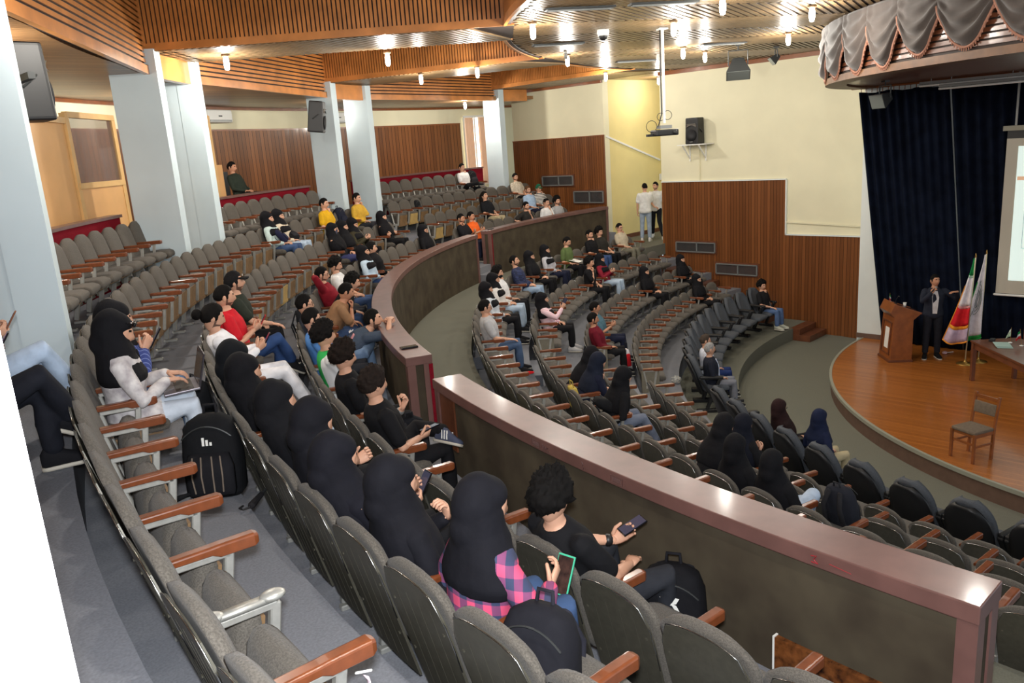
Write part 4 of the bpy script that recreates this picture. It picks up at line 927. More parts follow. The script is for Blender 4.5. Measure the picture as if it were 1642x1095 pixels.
for a, lb, pn, sh, lg_, k in ((161.9, 'person in light blue jeans at far left, crossing legs beside the column', (178, 196, 218), (220, 220, 220), 'crossR', 0), (164.3, 'person in black trousers and black boots at far left behind the pillar', (26, 28, 36), (24, 24, 28), 'crossR', 0)):
    person(Matrix.Translation(pol(17.84, a, .32)) @ Matrix.Rotation(rad(a)+pi/2, 4, 'Z'), lb, hair='hijab', fem=1, sl='l', top=BLK, pants=pn, shoe=sh, RA='phone', LA='phone', legs=lg_, hp=-16, vox=.014)
# ---- lower tier
sit('L1', -1, 'man in light grey T-shirt and jeans in the rearmost lower row', hair='short', glasses=1, top=(184, 184, 186), pants=(74, 94, 124), shoe=(40, 40, 42), RA='thigh', LA='chin', lean=-4, vox=.016)
sit('L1', -5, 'woman in black headscarf, grey blouse and black trousers, hand at temple', top=(196, 202, 208), pants=BLK, RA='lap', LA='cheek', hem=.4, **HJ)
sit('L1', -7, 'girl in dark scarf and white top behind the masked man', top=(214, 210, 206), pants=LJ, **HJ)
sit('L1', -8, 'man wearing a black face mask and white T-shirt', hair='wavy', beard=1, top=(226, 226, 226), pants=BLK, LA='chin')
sit('L1', -11, 'man in navy plaid shirt and pale jeans looking up', hair='fade', beard=1, topm=M_plaidn, sl='l', pants=(150, 172, 196), hp=6)
sit('L1', -13, 'woman in black headscarf with a brown bag next to the plaid man', top=BLK, pants=BLK, **HJ)
sit('L1', -15, 'woman in black headscarf and grey shirt touching her cheek', top=(178, 178, 184), pants=NVY, LA='cheek', **HJ)
sit('L1', -17, 'man in olive green T-shirt writing on paper', hair='short', top=(92, 110, 66), pants=BLK, hp=-26, lean=4, RA='lap', LA='lap')
sit('L1', -20, 'bearded man in black T-shirt and jeans, arm over the next seat', hair='fade', beard=1, top=(24, 24, 27), pants=(60, 82, 124), LA='chin', RA='lap')
sit('L1', -21, 'man in dark shirt half hidden behind a black T-shirt', hair='curly', top=(48, 46, 42), pants=BLK)
sit('L1', -23, 'man with glasses in beige vest with white sleeves, end of rear lower row', hair='fade', glasses=1, top=(196, 184, 160), sl='s', pants=(120, 116, 100), LA='cheek')
sit('L2', -20, 'curly man in black T-shirt with fists at his mouth', hair='curly', top=(24, 24, 27), pants=BLK, RA='chin', LA='lap', lean=6)
sit('L2', -22, 'woman in black headscarf with red top and pale jeans', top=(130, 32, 48), pants=LJ, hp=-16, RA='phone', LA='phone', **HJ)
sit('L2', -12, 'woman in black headscarf and pink striped shirt filming with a phone', topm=M_strp, pants=BLK, shoe=(206, 204, 204), RA=((.03, .42, .82), (-.1, .5, .9), (-.7, -.2, .2), .7), LA='lap', **HJ)
sit('L2', -4, 'woman in black headscarf bending far forward beside the yellow bag', top=BLK, pants=BLK, lean=34, hp=-34, RA='knee', LA='knee', dz=-.03, **HJ)
sit('L2', -3, 'woman in navy headscarf bending forward in front of the yellow bag', top=NVY, pants=NVY, lean=26, hp=-32, hijab=(28, 34, 50), RA='chin', LA='knee', dz=-.03, **HJ)
sit('L2', -1, 'woman in black hood bent over a black bag, grey jeans', top=BLK, pants=(112, 120, 138), shoe=(210, 204, 198), lean=20, hp=-34, RA='lap', LA='lap', legs='fwd', **HJ)
sit('L2', 3, 'woman in black headscarf bowed with both hands at her forehead', top=BLK, pants=BLK, lean=26, hp=-36, LA='chin', RA='knee', dz=-.03, **HJ)
sit('L2', 4, 'woman in black headscarf between bowed neighbour and pale jeans', top=BLK, pants=BLK, lean=-2, hp=-20, dz=-.08, **HJ)
sit('L2', 5, 'woman in black headscarf and pale blue jeans behind the foreground parapet', top=BLK, pants=(180, 196, 216), lean=-8, hp=-16, dz=-.06, legs='crossR', **HJ)
sit('L3', 8, 'woman in navy-black headscarf looking at her phone below the padded chairs', top=BLK, pants=BLK, hijab=(22, 25, 36), hp=-20, RA='phone', LA='phone', lean=6, **HJ)
sit('L3', -4, 'man in burgundy pullover at the aisle end of a lower row', hair='short', beard=1, top=(108, 22, 38), sl='l', pants=BLK, LA='cheek', RA='lap', sk=1, vox=.017)
sit('L3', -6, 'man in teal shirt left of the burgundy pullover', hair='short', top=(78, 112, 126), pants=NVY, RA='phone', LA='phone', sk=1)
sit('L3', -15, 'woman in black headscarf and black coat beside a beige bag', top=BLK, pants=BLK, **HJ)
sit('L3', -19, 'woman in black chador under the left low window', top=BLK, pants=BLK, LA='cheek', **HJ)
sit('L4', -13, 'woman in black clasping her hands near the right low window', top=BLK, pants=BLK, LA='lap', **HJ)
sit('F', 0, 'man in black T-shirt and jeans in the end front-row chair', hair='curly', top=(26, 26, 29), pants=(86, 108, 146), shoe=(190, 192, 176), LA='chin', RA='thigh', lean=-4)
sit('F', 9, 'man in white shirt and blue trousers in a front-row chair', hair='short', hc=(70, 60, 52), top=(214, 218, 230), sl='l', pants=(34, 50, 96), LA='cheek', lean=0)
sit('F', 10, 'grey-haired man in dark jacket and grey trousers in a front-row chair', hair='grey', hc=(150, 148, 146), top=(34, 38, 50), sl='l', pants=(122, 124, 132), LA='cheek', RA='lap', lean=2, vox=.016, jacket=(190, 200, 220))
sit('F', 15, 'woman in dark brown headscarf seated in the front row', top=(40, 26, 26), pants=BLK, hijab=(46, 28, 28), LA='chin', dy=.12, glasses=1, **HJ)
sit('F', 16, 'woman in navy headscarf with cream sleeve in the front row', top=(30, 38, 66), pants=KH, hijab=(28, 36, 62), dy=.16, lean=10, **HJ)
# ---- standing people
def stand(p, face, label, **kw):
    Mw = Matrix.Translation(p) @ Matrix.Rotation(face, 4, 'Z')
    return person(Mw, label, **kw)
def legsj(l, r): return {-1: l, 1: r}
stand((-.64, 5.10, STG), rad(118), 'presenter in dark suit speaking into a microphone beside the lectern', hair='short', top=(40, 44, 56), sl='l', pants=(34, 36, 44), shoe=(22, 22, 24), lean=0, hp=0, hy=24, jacket=(206, 204, 204), sk=1, vox=.013,
      LA=((-.36, .20, 1.36), (.9, .25, .0), (0, 0, -1), .25, (-.5, -.4, -.8)), RA=((.09, .25, 1.36), (-.5, .1, .85), (-.6, -.4, 0), .8, (.7, 0, -1)), joints={'pel': (0, 0, .92), 'legs': legsj(((-.10, .03, .50), (-.11, -.01, .09), (-.2, 1, 0)), ((.10, .03, .50), (.11, .02, .09), (.25, 1, 0)))}, sc=1.03)
stand((1.55, 13.55, AIS), rad(-62), 'standing man in white shirt seen from behind at the passage entrance', hair='fade', top=(226, 226, 222), pants=(150, 164, 180), shoe=(210, 206, 200), lean=0, hy=30, LA='down', RA=((.06, .26, .95), (-.6, .7, -.2), (0, 0, -1), .5), joints={'pel': (0, 0, .92), 'legs': legsj(((-.10, .03, .50), (-.11, -.01, .09), (-.1, 1, 0)), ((.10, .03, .50), (.11, .0, .09), (.1, 1, 0)))})
stand((2.2, 13.62, AIS), rad(120), 'walking man in white T-shirt and black trousers leaving through the passage', hair='short', beard=1, top=(228, 228, 226), pants=(26, 28, 34), shoe=(224, 224, 220), lean=2, hy=-30, LA='down', RA=((.02, .26, .95), (-.8, .5, -.2), (0, 0, -1), .5), joints={'pel': (0, 0, .91), 'legs': legsj(((-.10, .18, .52), (-.22, .36, .09), (-.5, 1, 0)), ((.10, -.02, .50), (.14, -.3, .12), (.2, 1, -.2)))})
place_seats(); place_pads()
flush_people()
# ================================================================ STAGE DRESSING
def curtain(lbl, y0t, y1t, y0b, y1b, x=.24, z0=STG+.02, z1=2.46, n=150, f=.05):
    t = thing('stage_curtain', lbl, 'curtain', group='navy stage curtains')
    def g(u, v):
        y = (y0b+(y1b-y0b)*u)*(1-v)+(y0t+(y1t-y0t)*u)*v
        return (x-.05-f*(.6+.4*v)*sin(u*n*.55+.4*sin(v*3))-.015*sin(u*57), y, z0+(z1-z0)*v-.03*(sin(u*9)**2)*v)
    MB().grid(g, n*2, 8, th=.01, thv=(1, 0, 0)).build('curtain_cloth', M_navy, t, smooth=True)
    b = MB()
    for i in range(16): y = y0t+(y1t-y0t)*(i+.5)/16; b.box((x-.06, y, z1+.02), (.012, .012, .08))
    b.build('curtain_hooks', M_trim, t, kind='stuff')
curtain('left navy velvet stage curtain behind the presenter and lectern', 7.05, 5.30, 6.36, 4.75, n=110)
curtain('right navy velvet stage curtain behind the flags and screen', 5.26, -.9, 4.72, -.9, x=.26, n=330)
tag(MB().tube([(.2, 7.2, 2.54), (.2, -1, 2.54)], .022, 8).build('curtain_rail', M_trim), 'long brown curtain rail above the navy stage curtains', 'curtain rail')
# screen
sc_ = thing('projection_screen', 'pull-down projection screen at the right edge showing a bright slide', 'screen', (0, 0, 0))
SX = .03
MB().box((SX, 2.3, 1.55), (.10, 3.9, .09)).build('screen_casing', mat('screen_case', (150, 146, 128), .5), sc_)
MB().box((SX, 2.32, 1.43), (.012, 3.72, .16)).build('black_header', M_black, sc_)
MB().box((SX-.006, 2.32, -.12), (.012, 3.72, 2.96)).build('screen_fabric', mat('screen_fabric', (190, 184, 168), .8), sc_)
im = MB().box((SX-.016, 2.26, -.06), (.006, 3.44, 2.55)).build('projected_slide', mat('slide_glow', (214, 232, 226), .8, emis=.55), sc_)
MB().box((SX-.021, 3.90, .62), (.004, .12, .07)).build('slide_orange_block', mat('slide_orange', (214, 172, 140), .8, emis=.4), im)
b = MB(); b.box((SX-.021, 3.80, .1), (.004, .008, 1.6)); b.box((SX-.021, 2.9, -.7), (.004, 1.8, .008)); b.box((SX-.021, 3.7, .62), (.004, .2, .05)); b.build('slide_lines', mat('slide_grey', (150, 170, 176), .8, emis=.3), im)
MB().tube([(SX-.01, 4.2, -1.63), (SX-.01, .42, -1.63)], .022, 8).build('bottom_bar', M_paper, sc_)
for y in (4.05, .7): MB().bar((SX, y, 1.6), (SX, y, 2.56), .035, .035).build('hanging_rod', M_grey, sc_)
for y0, y1, z, l in ((5.55, 3.8, 2.44, 'nearer'), (5.2, 3.4, 2.36, 'lower')):
    t = thing('fluorescent_tube', 'unlit %s fluorescent tube fixture under the stage canopy' % l, 'light fixture')
    MB().tube([(-.7, y0, z), (-.7, y1, z)], .02, 8).build('tube', M_paper, t, smooth=True); MB().box((-.7, (y0+y1)/2, z+.05), (.06, y0-y1, .05)).build('fixture_body', M_grey, t)
    for y in (y0-.2, y1+.2): MB().tube([(-.7, y, z+.07), (-.7, y, 2.56)], .008, 6).build('hanger', M_grey, t)
# lectern
lec = thing('lectern', 'varnished wooden lectern on the stage with a paper notice', 'lectern', (-1.02, 5.62, STG), rad(40))
P = lambda pts, n, m, w, x0=0.: MB().add([(x0-w/2, y, z) for y, z in pts]+[(x0+w/2, y, z) for y, z in pts], [tuple(range(len(pts))), tuple(reversed(range(len(pts), 2*len(pts))))]+[(i, len(pts)+i, len(pts)+(i+1) % len(pts), (i+1) % len(pts)) for i in range(len(pts))]).build(n, m, lec, bevel=.004)
for x in (-.28, .28): P([(.26, 0), (.20, .92), (.28, 1.02), (.20, 1.20), (-.33, 1.00), (-.17, .86), (-.17, 0)], 'side_panel', M_wood, .03, x)
P([(.255, 0), (.195, .92), (.165, .92), (.225, 0)], 'front_panel', M_wood, .56)
P([(.275, 1.02), (.195, 1.21), (.165, 1.20), (.24, 1.02)], 'front_hood', M_wood, .58); P([(.20, .92), (.28, 1.03), (.26, 1.03), (.18, .92)], 'hood_underside', M_dwood, .56)
P([(.20, 1.18), (-.33, .99), (-.33, .96), (.20, 1.15)], 'reading_top', M_dwood, .56); P([(.28, .0), (.28, .05), (-.19, .05), (-.19, 0)], 'plinth', M_dwood, .6)
P([(.24, .25), (.212, .68), (.205, .68), (.233, .25)], 'paper_notice', M_paper, .2)
b = MB()
for z in (.15, .80): b.box((0, .262-.065*z, z), (.44, .02, .03))
for x in (-.2, .2): b.bar((x, .255, .15), (x, .212, .8), .03, .02)
b.build('front_moulding', M_dwood, lec)
LM = lec.matrix_basis.copy(); LMw = Matrix.Translation((-1.02, 5.62, STG)) @ Matrix.Rotation(rad(40), 4, 'Z')
def flaglet(lbl, p, cols, h=.2, tilt=0., rz=0.):
    t = thing('table_flag', lbl, 'flag', p, rz)
    MB().lathe([(.032, 0), (.034, .008), (.012, .016), (.004, .02)], n=12).build('flag_base', M_paper, t); MB().tube([(0, 0, .012), (tilt*h, 0, h+.02)], .003, 6).build('flag_stick', mat('brass', (190, 150, 80), .3, .8), t)
    for i, c in enumerate(cols):
        v0, v1 = i/len(cols), (i+1)/len(cols)
        MB().grid(lambda u, v: (tilt*(h-(v0+(v1-v0)*v)*.13)+.004+u*(.03+.05*(v0+(v1-v0)*v)), .01*sin(u*7+v0*3), h-(v0+(v1-v0)*v)*.14-u*.05), 6, 2, th=.002).build('flag_band', cloth(c), t, smooth=True)
GRN, RED_ = (34, 140, 74), (200, 40, 44)
flaglet('small green, white and red flag on top of the lectern', LMw @ V((.2, .12, 1.155)), (GRN, WHT, RED_), .16)
cp = thing('paper_cup', 'white paper cup on the lectern top', 'cup', LMw @ V((.12, -.15, 1.058)))
MB().lathe([(.024, 0), (.033, .075), (.030, .075), (.022, .006)], n=14).build('cup_body', M_paper, cp, smooth=True); MB().lathe([(.034, .072), (.036, .077), (.033, .08)], n=14).build('cup_rim', M_paper, cp)
mc = thing('gooseneck_microphone', 'thin gooseneck microphone on the lectern', 'microphone', LMw @ V((.08, .05, 1.13)))
MB().lathe([(.03, 0), (.03, .02), (.008, .024)], n=12).build('mic_base', M_black, mc); MB().tube([(0, 0, .02), (.0, -.01, .09), (0, -.05, .15)], .005, 6).build('neck', M_black, mc); MB().ell((0, -.06, .158), (.012, .022, .014)).build('mic_head', M_blackm, mc, smooth=True)
# hand microphone of the presenter
pr = [r for r in REC if r['label'].startswith('presenter')][0]
def at(R, p): return (R['Mw'] @ Matrix.Scale(R['sc'], 4)) @ V(p)
def prop(R, p, d, n, name, lbl, cat):
    """thing at a hand of a person: y along d, z along n (person frame)"""
    d, n = frame(d, n); Q = Matrix((d.cross(n), d, n)).transposed().to_4x4(); Q.translation = V(p)
    t = thing(name, lbl, cat); t.matrix_world = (R['Mw'] @ Matrix.Scale(R['sc'], 4)) @ Q; return t
hm = pr['arms'][1]; hd = pr['HM']
w = hm[1]+hm[2].normalized()*.07; mth = hd @ V((0, .13, -.055))
t = prop(pr, w, (mth-w), (0, 1, 0), 'handheld_microphone', 'black handheld microphone at the presenter\'s mouth', 'microphone')
MB().tube([(0, -.12, 0), (0, .05, 0)], [.012, .017], 10).build('mic_handle', M_black, t, smooth=True); MB().ell((0, .07, 0), (.025, .028, .025)).build('mic_grille', M_grey, t, smooth=True)
# table
u = V((-.745, -.667, 0)); vv = V((.667, -.745, 0)); c0 = V((-1.86, 4.08, 0)); L, Wd = 1.9, .85
ctr = c0+u*L/2+vv*Wd/2
tb = thing('table', 'dark wooden table on the stage with two small flags', 'table', (ctr.x, ctr.y, STG), atan2(u.y, u.x))
MB().box((0, 0, .745), (L, Wd, .035)).build('tabletop', M_dwood, tb, bevel=.006); MB().box((0, Wd/2-.05, .67), (L-.12, .025, .12)).box((0, -Wd/2+.05, .67), (L-.12, .025, .12)).box((L/2-.05, 0, .67), (.025, Wd-.1, .12)).box((-L/2+.05, 0, .67), (.025, Wd-.1, .12)).build('apron', M_dwood, tb)
for sx in (-1, 1):
    for sy in (-1, 1): MB().box((sx*(L/2-.05), sy*(Wd/2-.05), .365), (.065, .065, .73), tap=(1.15, 1.15)).build('leg', M_dwood, tb, bevel=.004)
TMw = Matrix.Translation((ctr.x, ctr.y, STG)) @ Matrix.Rotation(atan2(u.y, u.x), 4, 'Z')
flaglet('small pale green and white table flag', TMw @ V((-.62, .10, .763)), ((226, 232, 214), (200, 222, 190)), .26, rz=2.)
flaglet('small red, white and green fringed table flag on a leaning stick', TMw @ V((-.38, .16, .763)), (GRN, WHT, RED_), .28, .15, rz=2.2)
t = thing('folder', 'pale green folder of papers lying on the stage table', 'papers', TMw @ V((-.42, -.12, .763)), .4)
for i in range(3): MB().box((.02*i, .01*i, .006+.008*i), (.32, .24, .006)).build('sheet', mat('mint_paper', (170, 196, 186), .7), t)
t = thing('black_case', 'small black case on the far corner of the stage table', 'case', TMw @ V((-.80, -.12, .763))); MB().box((0, 0, .02), (.14, .08, .04)).build('case_body', M_black, t, bevel=.008); MB().box((0, 0, .042), (.1, .05, .006)).build('case_lid', M_blackm, t)
t = thing('green_indicator', 'tiny green light on the front of the stage table', 'indicator', TMw @ V((.25, Wd/2-.03, .69))); MB().box((0, 0, 0), (.05, .012, .02)).build('indicator_lamp', mat('green_led', (60, 230, 130), .4, emis=1.2), t)
# chair on the stage
ch = thing('wooden_chair', 'wooden chair with grey upholstered seat alone on the stage', 'chair', (-5.63, 3.0, STG), atan2(.41, -.91)-pi/2)
for s in (-1, 1):
    MB().bar((s*.18, .18, 0), (s*.18, .18, .43), .036, .036).build('leg', M_wood, ch, bevel=.004); MB().bar((s*.18, -.17, 0), (s*.18, -.19, .45), .036, .036).bar((s*.18, -.19, .44), (s*.18, -.26, .90), .032, .034).build('leg', M_wood, ch, bevel=.004)
    MB().bar((s*.18, .17, .24), (s*.18, -.17, .24), .02, .028).build('stretcher', M_wood, ch); MB().bar((s*.18, .17, .40), (s*.18, -.18, .40), .022, .05).build('seat_rail', M_wood, ch)
MB().bar((-.17, .17, .27), (.17, .17, .27), .02, .028).build('stretcher', M_wood, ch)
M_gup = mat('chair_grey_cloth', (112, 98, 82), .9, ns=30, na=.15)
MB().box((0, 0, .44), (.38, .38, .05)).build('seat', M_gup, ch, bevel=.016, smooth=True); MB().box((0, 0, .40), (.36, .36, .04)).build('seat_frame', M_wood, ch)
MB().bar((-.17, -.222, .70), (.17, -.222, .70), .03, .17, upv=(0, -.1, 1)).build('backrest', M_gup, ch, bevel=.01, smooth=True); MB().bar((-.17, -.25, .85), (.17, -.25, .85), .024, .05).build('top_rail', M_wood, ch)
# dark chair behind the table
t = thing('slat_back_chair', 'dark wooden slat-back chair standing behind the stage table', 'chair', (-.35, 3.35, STG), rad(100))
for s in (-1, 1): MB().bar((s*.2, -.2, 0), (s*.2, -.25, .95), .035, .035).build('leg', M_dwood, t); MB().bar((s*.2, .2, 0), (s*.2, .2, .43), .035, .035).build('leg', M_dwood, t)
MB().box((0, 0, .44), (.44, .42, .04)).build('seat', M_dwood, t, bevel=.006)
for z in (.6, .72, .84, .93): MB().box((0, -.235-.05*(z-.6), z), (.38, .02, .06)).build('back_slat', M_dwood, t)
# flags on poles
def big_flag(lbl, base, top, fold, bands, fringe, rz):
    t = thing('flag_on_stand', lbl, 'flag', base); b0 = V(base); tp = V(top)-b0
    MB().lathe([(.0, 0), (.16, 0), (.15, .015), (.05, .03), (.02, .06), (.015, .1)], n=18).build('stand', mat('brass', (190, 150, 80), .3, .8), t, smooth=True)
    MB().tube([(0, 0, .05), tp], .012, 8).build('pole', mat('pale_pole', (190, 180, 150), .35, .5), t, smooth=True); MB().tube([tp, tp+V((0, 0, .07))], [.016, .004], 8).build('finial', mat('brass', (190, 150, 80), .3, .8), t, smooth=True)
    dx, dy = cos(rz), sin(rz)
    def g(u, v):
        wd = .03+.34*v**1.25+.04*v*v; zz = tp.z*(1)-.02-v*1.62-u*.10*v+.10*u*u*v-.05*sin(u*3.1)*v
        k = u*wd; off = .055*v*sin(u*9+1.2*v)
        return V((tp.x*(1-v)+dx*k-dy*off, tp.y*(1-v)+dy*k+dx*off, zz))
    prev = 0
    for v1, c, nm in bands:
        v0 = prev; MB().grid(lambda uu, q: g(uu, v0+(v1-v0)*q), 26, max(2, int((v1-v0)*24)), th=.004, thv=(.7, .7, 0)).build(nm, cloth(c), t, smooth=True); prev = v1
    MB().tube([g(i/26, 1.0)+V((0, 0, -.01)) for i in range(27)], .016, 6).build('fringe', cloth(fringe), t, smooth=True); MB().tube([g(1, i/12) for i in range(4, 13)], .010, 6).build('side_fringe', cloth(fringe), t, smooth=True)
    return t, g
W_ = (222, 218, 222)
f1, g1 = big_flag('flag with green, white and red bands and gold fringe on a stand', (-.80, 4.42, STG), (-.80, 4.36, -.78), 0, [(.20, GRN, 'green_band'), (.23, (170, 200, 178), 'band_script'), (.56, W_, 'white_band'), (.59, (214, 150, 150), 'band_script'), (.80, (204, 36, 44), 'red_band'), (.84, (232, 150, 50), 'gold_edge'), (1., (190, 170, 190), 'fold_behind')], (232, 150, 50), rad(105))
f2, g2 = big_flag('white flag with green fringe and line emblem on a stand', (-.52, 4.26, STG), (-.56, 4.24, -.74), 0, [(.96, W_, 'white_cloth'), (1., (40, 140, 60), 'green_edge')], (40, 140, 60), rad(120))
e = MB()
def em(pts): e.tube([g2(a_, b_)+V((-.018, -.006, 0)) for a_, b_ in pts], .004, 4)
for r in (.10, .14, .18): em([(.5+r*1.7*cos(a), .52+r*sin(a)) for a in [pi*.25+pi*1.3*i/14 for i in range(15)]])
em([(.45, .62), (.5, .54), (.42, .46), (.55, .40), (.6, .46)]); em([(.6, .60), (.66, .52), (.58, .5), (.62, .44)]); em([(.5, .30), (.56, .33), (.52, .36)]); em([(.8, .46), (.86, .47)]); em([(.74, .66), (.76, .72)])
e.build('emblem_lines', mat('emblem_ink', (70, 92, 80), .7), f2)
t = thing('crumpled_item', 'small pink and white crumpled packet on the stage behind the presenter', 'packet', (-.25, 4.95, STG)); MB().ell((0, 0, .03), (.07, .05, .03)).build('packet_body', mat('pink_packet', (230, 190, 196), .6, ns=20, na=.3), t); MB().bar((.05, 0, .02), (.2, -.1, .015), .015, .01).build('packet_strip', M_paper, t)
# ================================================================ ROOM EQUIPMENT
def speaker(lbl, loc, rz, tilt=0., s=1.):
    t = thing('loudspeaker', lbl, 'loudspeaker', loc, rz, 'black loudspeakers'); t.rotation_euler = (tilt, 0, rz)
    MB().box((0, 0, .33*s), (.38*s, .34*s, .66*s), tap=(.97, .9)).build('cabinet', M_black, t, bevel=.03, seg=3); 
    MB().lathe([(.0, 0), (.14*s, 0), (.15*s, .012), (.0, .02)], n=20, M=Matrix.Translation((0, .172*s, .22*s)) @ Matrix.Rotation(-pi/2, 4, 'X')).build('woofer_grille', M_blackm, t, smooth=True)
    MB().grid(lambda u_, v: ((u_-.5)*.3*s*(1-.15*v), .172*s-.02*sin(pi*v)*s, (.41+.1*v+.06*sin(pi*u_)*(1-v))*s), 12, 4, th=.01).build('horn', mat('horn_grey', (92, 86, 78), .5), t, smooth=True)
    MB().box((0, .176*s, .055*s), (.09*s, .008, .018*s)).build('name_plate', M_grey, t)
    for sx in (-1, 1): MB().tube([(sx*.19*s, -.06*s, .28*s), (sx*.205*s, 0, .33*s), (sx*.19*s, .06*s, .38*s)], .012*s, 6).build('handle', M_dkgrey, t)
    return t
speaker('black loudspeaker standing on a wall shelf above the wainscot', (1.12, 11.62, 1.59), pi/2)
t = thing('wall_shelf', 'white wall shelf on two brackets under the loudspeaker', 'shelf', (1.14, 11.62, 1.56)); MB().box((0, 0, .012), (.42, .86, .024)).build('shelf_board', M_paper, t)
for y in (-.2, .28): MB().bar((.19, y, 0), (.19, y, -.42), .03, .03).bar((-.17, y, -.01), (.18, y, -.34), .025, .03).build('bracket', M_paper, t)
q = pol(17.02, 118.5, 2.42); speaker('black loudspeaker hung tilted on the middle column', q, rad(118.5)+pi/2+rad(20), rad(-8), .95)
q = pol(17.28, 154.0, 2.34); t = speaker('large dark loudspeaker cut by the left edge on the leftmost column', q, rad(154)+pi/2+rad(25), 0, .92)
MB().bar((.05, -.1, .3), (.62, -.1, .3), .05, .05).build('wall_bracket', M_dkgrey, t)
for lbl, a, R, z in (('white air conditioner on the back wall right of the booth columns', 115.9, 20.02, 2.98), ('white air conditioner half hidden between the two loudspeaker columns', 103., 20.02, 2.95)):
    t = thing('air_conditioner', lbl, 'air conditioner', pol(R, a, z), rad(a)+pi/2); MB().box((0, 0, 0), (.88, .2, .28)).build('unit_body', M_paper, t, bevel=.04, seg=3, smooth=False); MB().box((0, .1, -.1), (.76, .02, .04)).build('louvre', M_grey, t); MB().box((0, .102, .0), (.12, .008, .03)).build('badge', M_dkgrey, t)
# projector on a pole
t = thing('projector', 'black projector with loose cables hanging on a white pole', 'projector', (-6.39, 7.54, 1.86), rad(-35))
MB().box((0, 0, .05), (.38, .28, .1)).build('projector_body', M_black, t, bevel=.02, seg=2); MB().tube([(.12, -.13, .05), (.12, -.17, .05)], .035, 12).build('lens', M_dkgrey, t); MB().bar((0, 0, .2), (0, 0, 1.64), .035, .035).build('pole', M_paper, t); MB().box((0, 0, .14), (.2, .16, .05)).build('mount', M_grey, t)
MB().box((0, 0, 1.625), (.14, .14, .02)).build('ceiling_plate', M_paper, t)
MB().tube([(-.03, .02, 1.62), (-.035, .02, 1.0), (-.03, .02, .35), (-.1, 0, .15)], .01, 6).build('cable', M_black, t, smooth=True)
for i, (cx, cz, r) in enumerate(((.06, .32, .07), (-.05, .30, .06), (-.2, .16, .09))): MB().tube([(cx+r*cos(a), .02*i, cz+r*sin(a)) for a in [2*pi*k/14 for k in range(15)]], .005, 5).build('cable_loop', M_black, t, smooth=True)
MB().box((-.22, .02, .02), (.14, .08, .04)).build('plug_box', M_black, t)
def flood(lbl, p, rz, s=1., tl=rad(50)):
    t = thing('floodlight', lbl, 'floodlight', p, rz, 'stage floodlights')
    B_ = Matrix.Translation((0, 0, -.34*s)) @ Matrix.Rotation(tl, 4, 'X')
    rg = [[(sx*w_, sy*h_, z) for sx, sy in ((-1, -1), (1, -1), (1, 1), (-1, 1))] for w_, h_, z in ((.09*s, .07*s, .1*s), (.11*s, .09*s, .03*s), (.2*s, .15*s, -.2*s))]
    MB().loft(rg, 0, B_).build('housing', M_dkgrey, t, bevel=.006); MB().box((0, 0, -.2*s), (.37*s, .27*s, .012), 0, B_).build('front_glass', mat('flood_glass', (120, 126, 122), .3), t)
    b = MB(); b.tube([(-.16*s, 0, -.34*s), (-.16*s, 0, -.1*s), (.16*s, 0, -.1*s), (.16*s, 0, -.34*s)], .012, 6, caps=False).tube([(0, 0, -.1*s), (0, 0, 0)], .012, 6); b.build('yoke', M_dkgrey, t); MB().box((0, 0, -.015), (.1, .1, .03)).build('ceiling_plate', M_dkgrey, t)
flood('large grey floodlight on the ceiling in front of the cream wall', (-2.55, 8.35, 3.5), rad(120), 1.15, rad(28))
flood('small grey floodlight left of the stage valance', (-1.05, 8.3, 3.5), rad(40), .62)
flood('grey floodlight under the stage canopy in front of the curtain', (-1.9, 5.75, 2.56), rad(60), .9, rad(70))
t = thing('dome_camera', 'white dome surveillance camera on the slatted ceiling', 'camera', (-7.3, 8.0, 3.5)); MB().lathe([(.09, 0), (.095, -.05), (.08, -.09)], n=16).build('camera_base', M_paper, t, smooth=True); MB().ell((0, 0, -.09), (.072, .072, .07), nu=14).build('dome', M_black, t, smooth=True)
for i, (x, y) in enumerate(((-9.3, 6.81), (-6.73, 9.4), (-3.1, 8.35), (-2.4, 10.9), (-8.5, 6.1))):
    t = thing('ceiling_vent', ('long dark slot vent near the big beam end', 'slot vent above the bulb below the dome camera', 'slot vent behind the large floodlight', 'pale slot vent left of the projector pole', 'slot vent at the top edge by the projector pole')[i], 'vent', (x, y, 3.5), rad(-35), 'ceiling slot vents')
    MB().box((0, 0, -.012), (.9, .16, .024)).build('vent_frame', M_dkgrey, t); MB().box((0, -.03, -.028), (.84, .015, .012)).box((0, .03, -.028), (.84, .015, .012)).build('vent_slats', M_grey, t)
t = thing('alarm_detector', 'small pale detector hanging from the ceiling under the dome camera', 'detector', (-5.6, 10.2, 3.5)); MB().lathe([(.03, 0), (.035, -.1), (.02, -.13)], n=10).build('detector_body', M_grey, t); MB().lathe([(.045, 0), (.045, -.015)], n=10).build('detector_plate', M_paper, t)
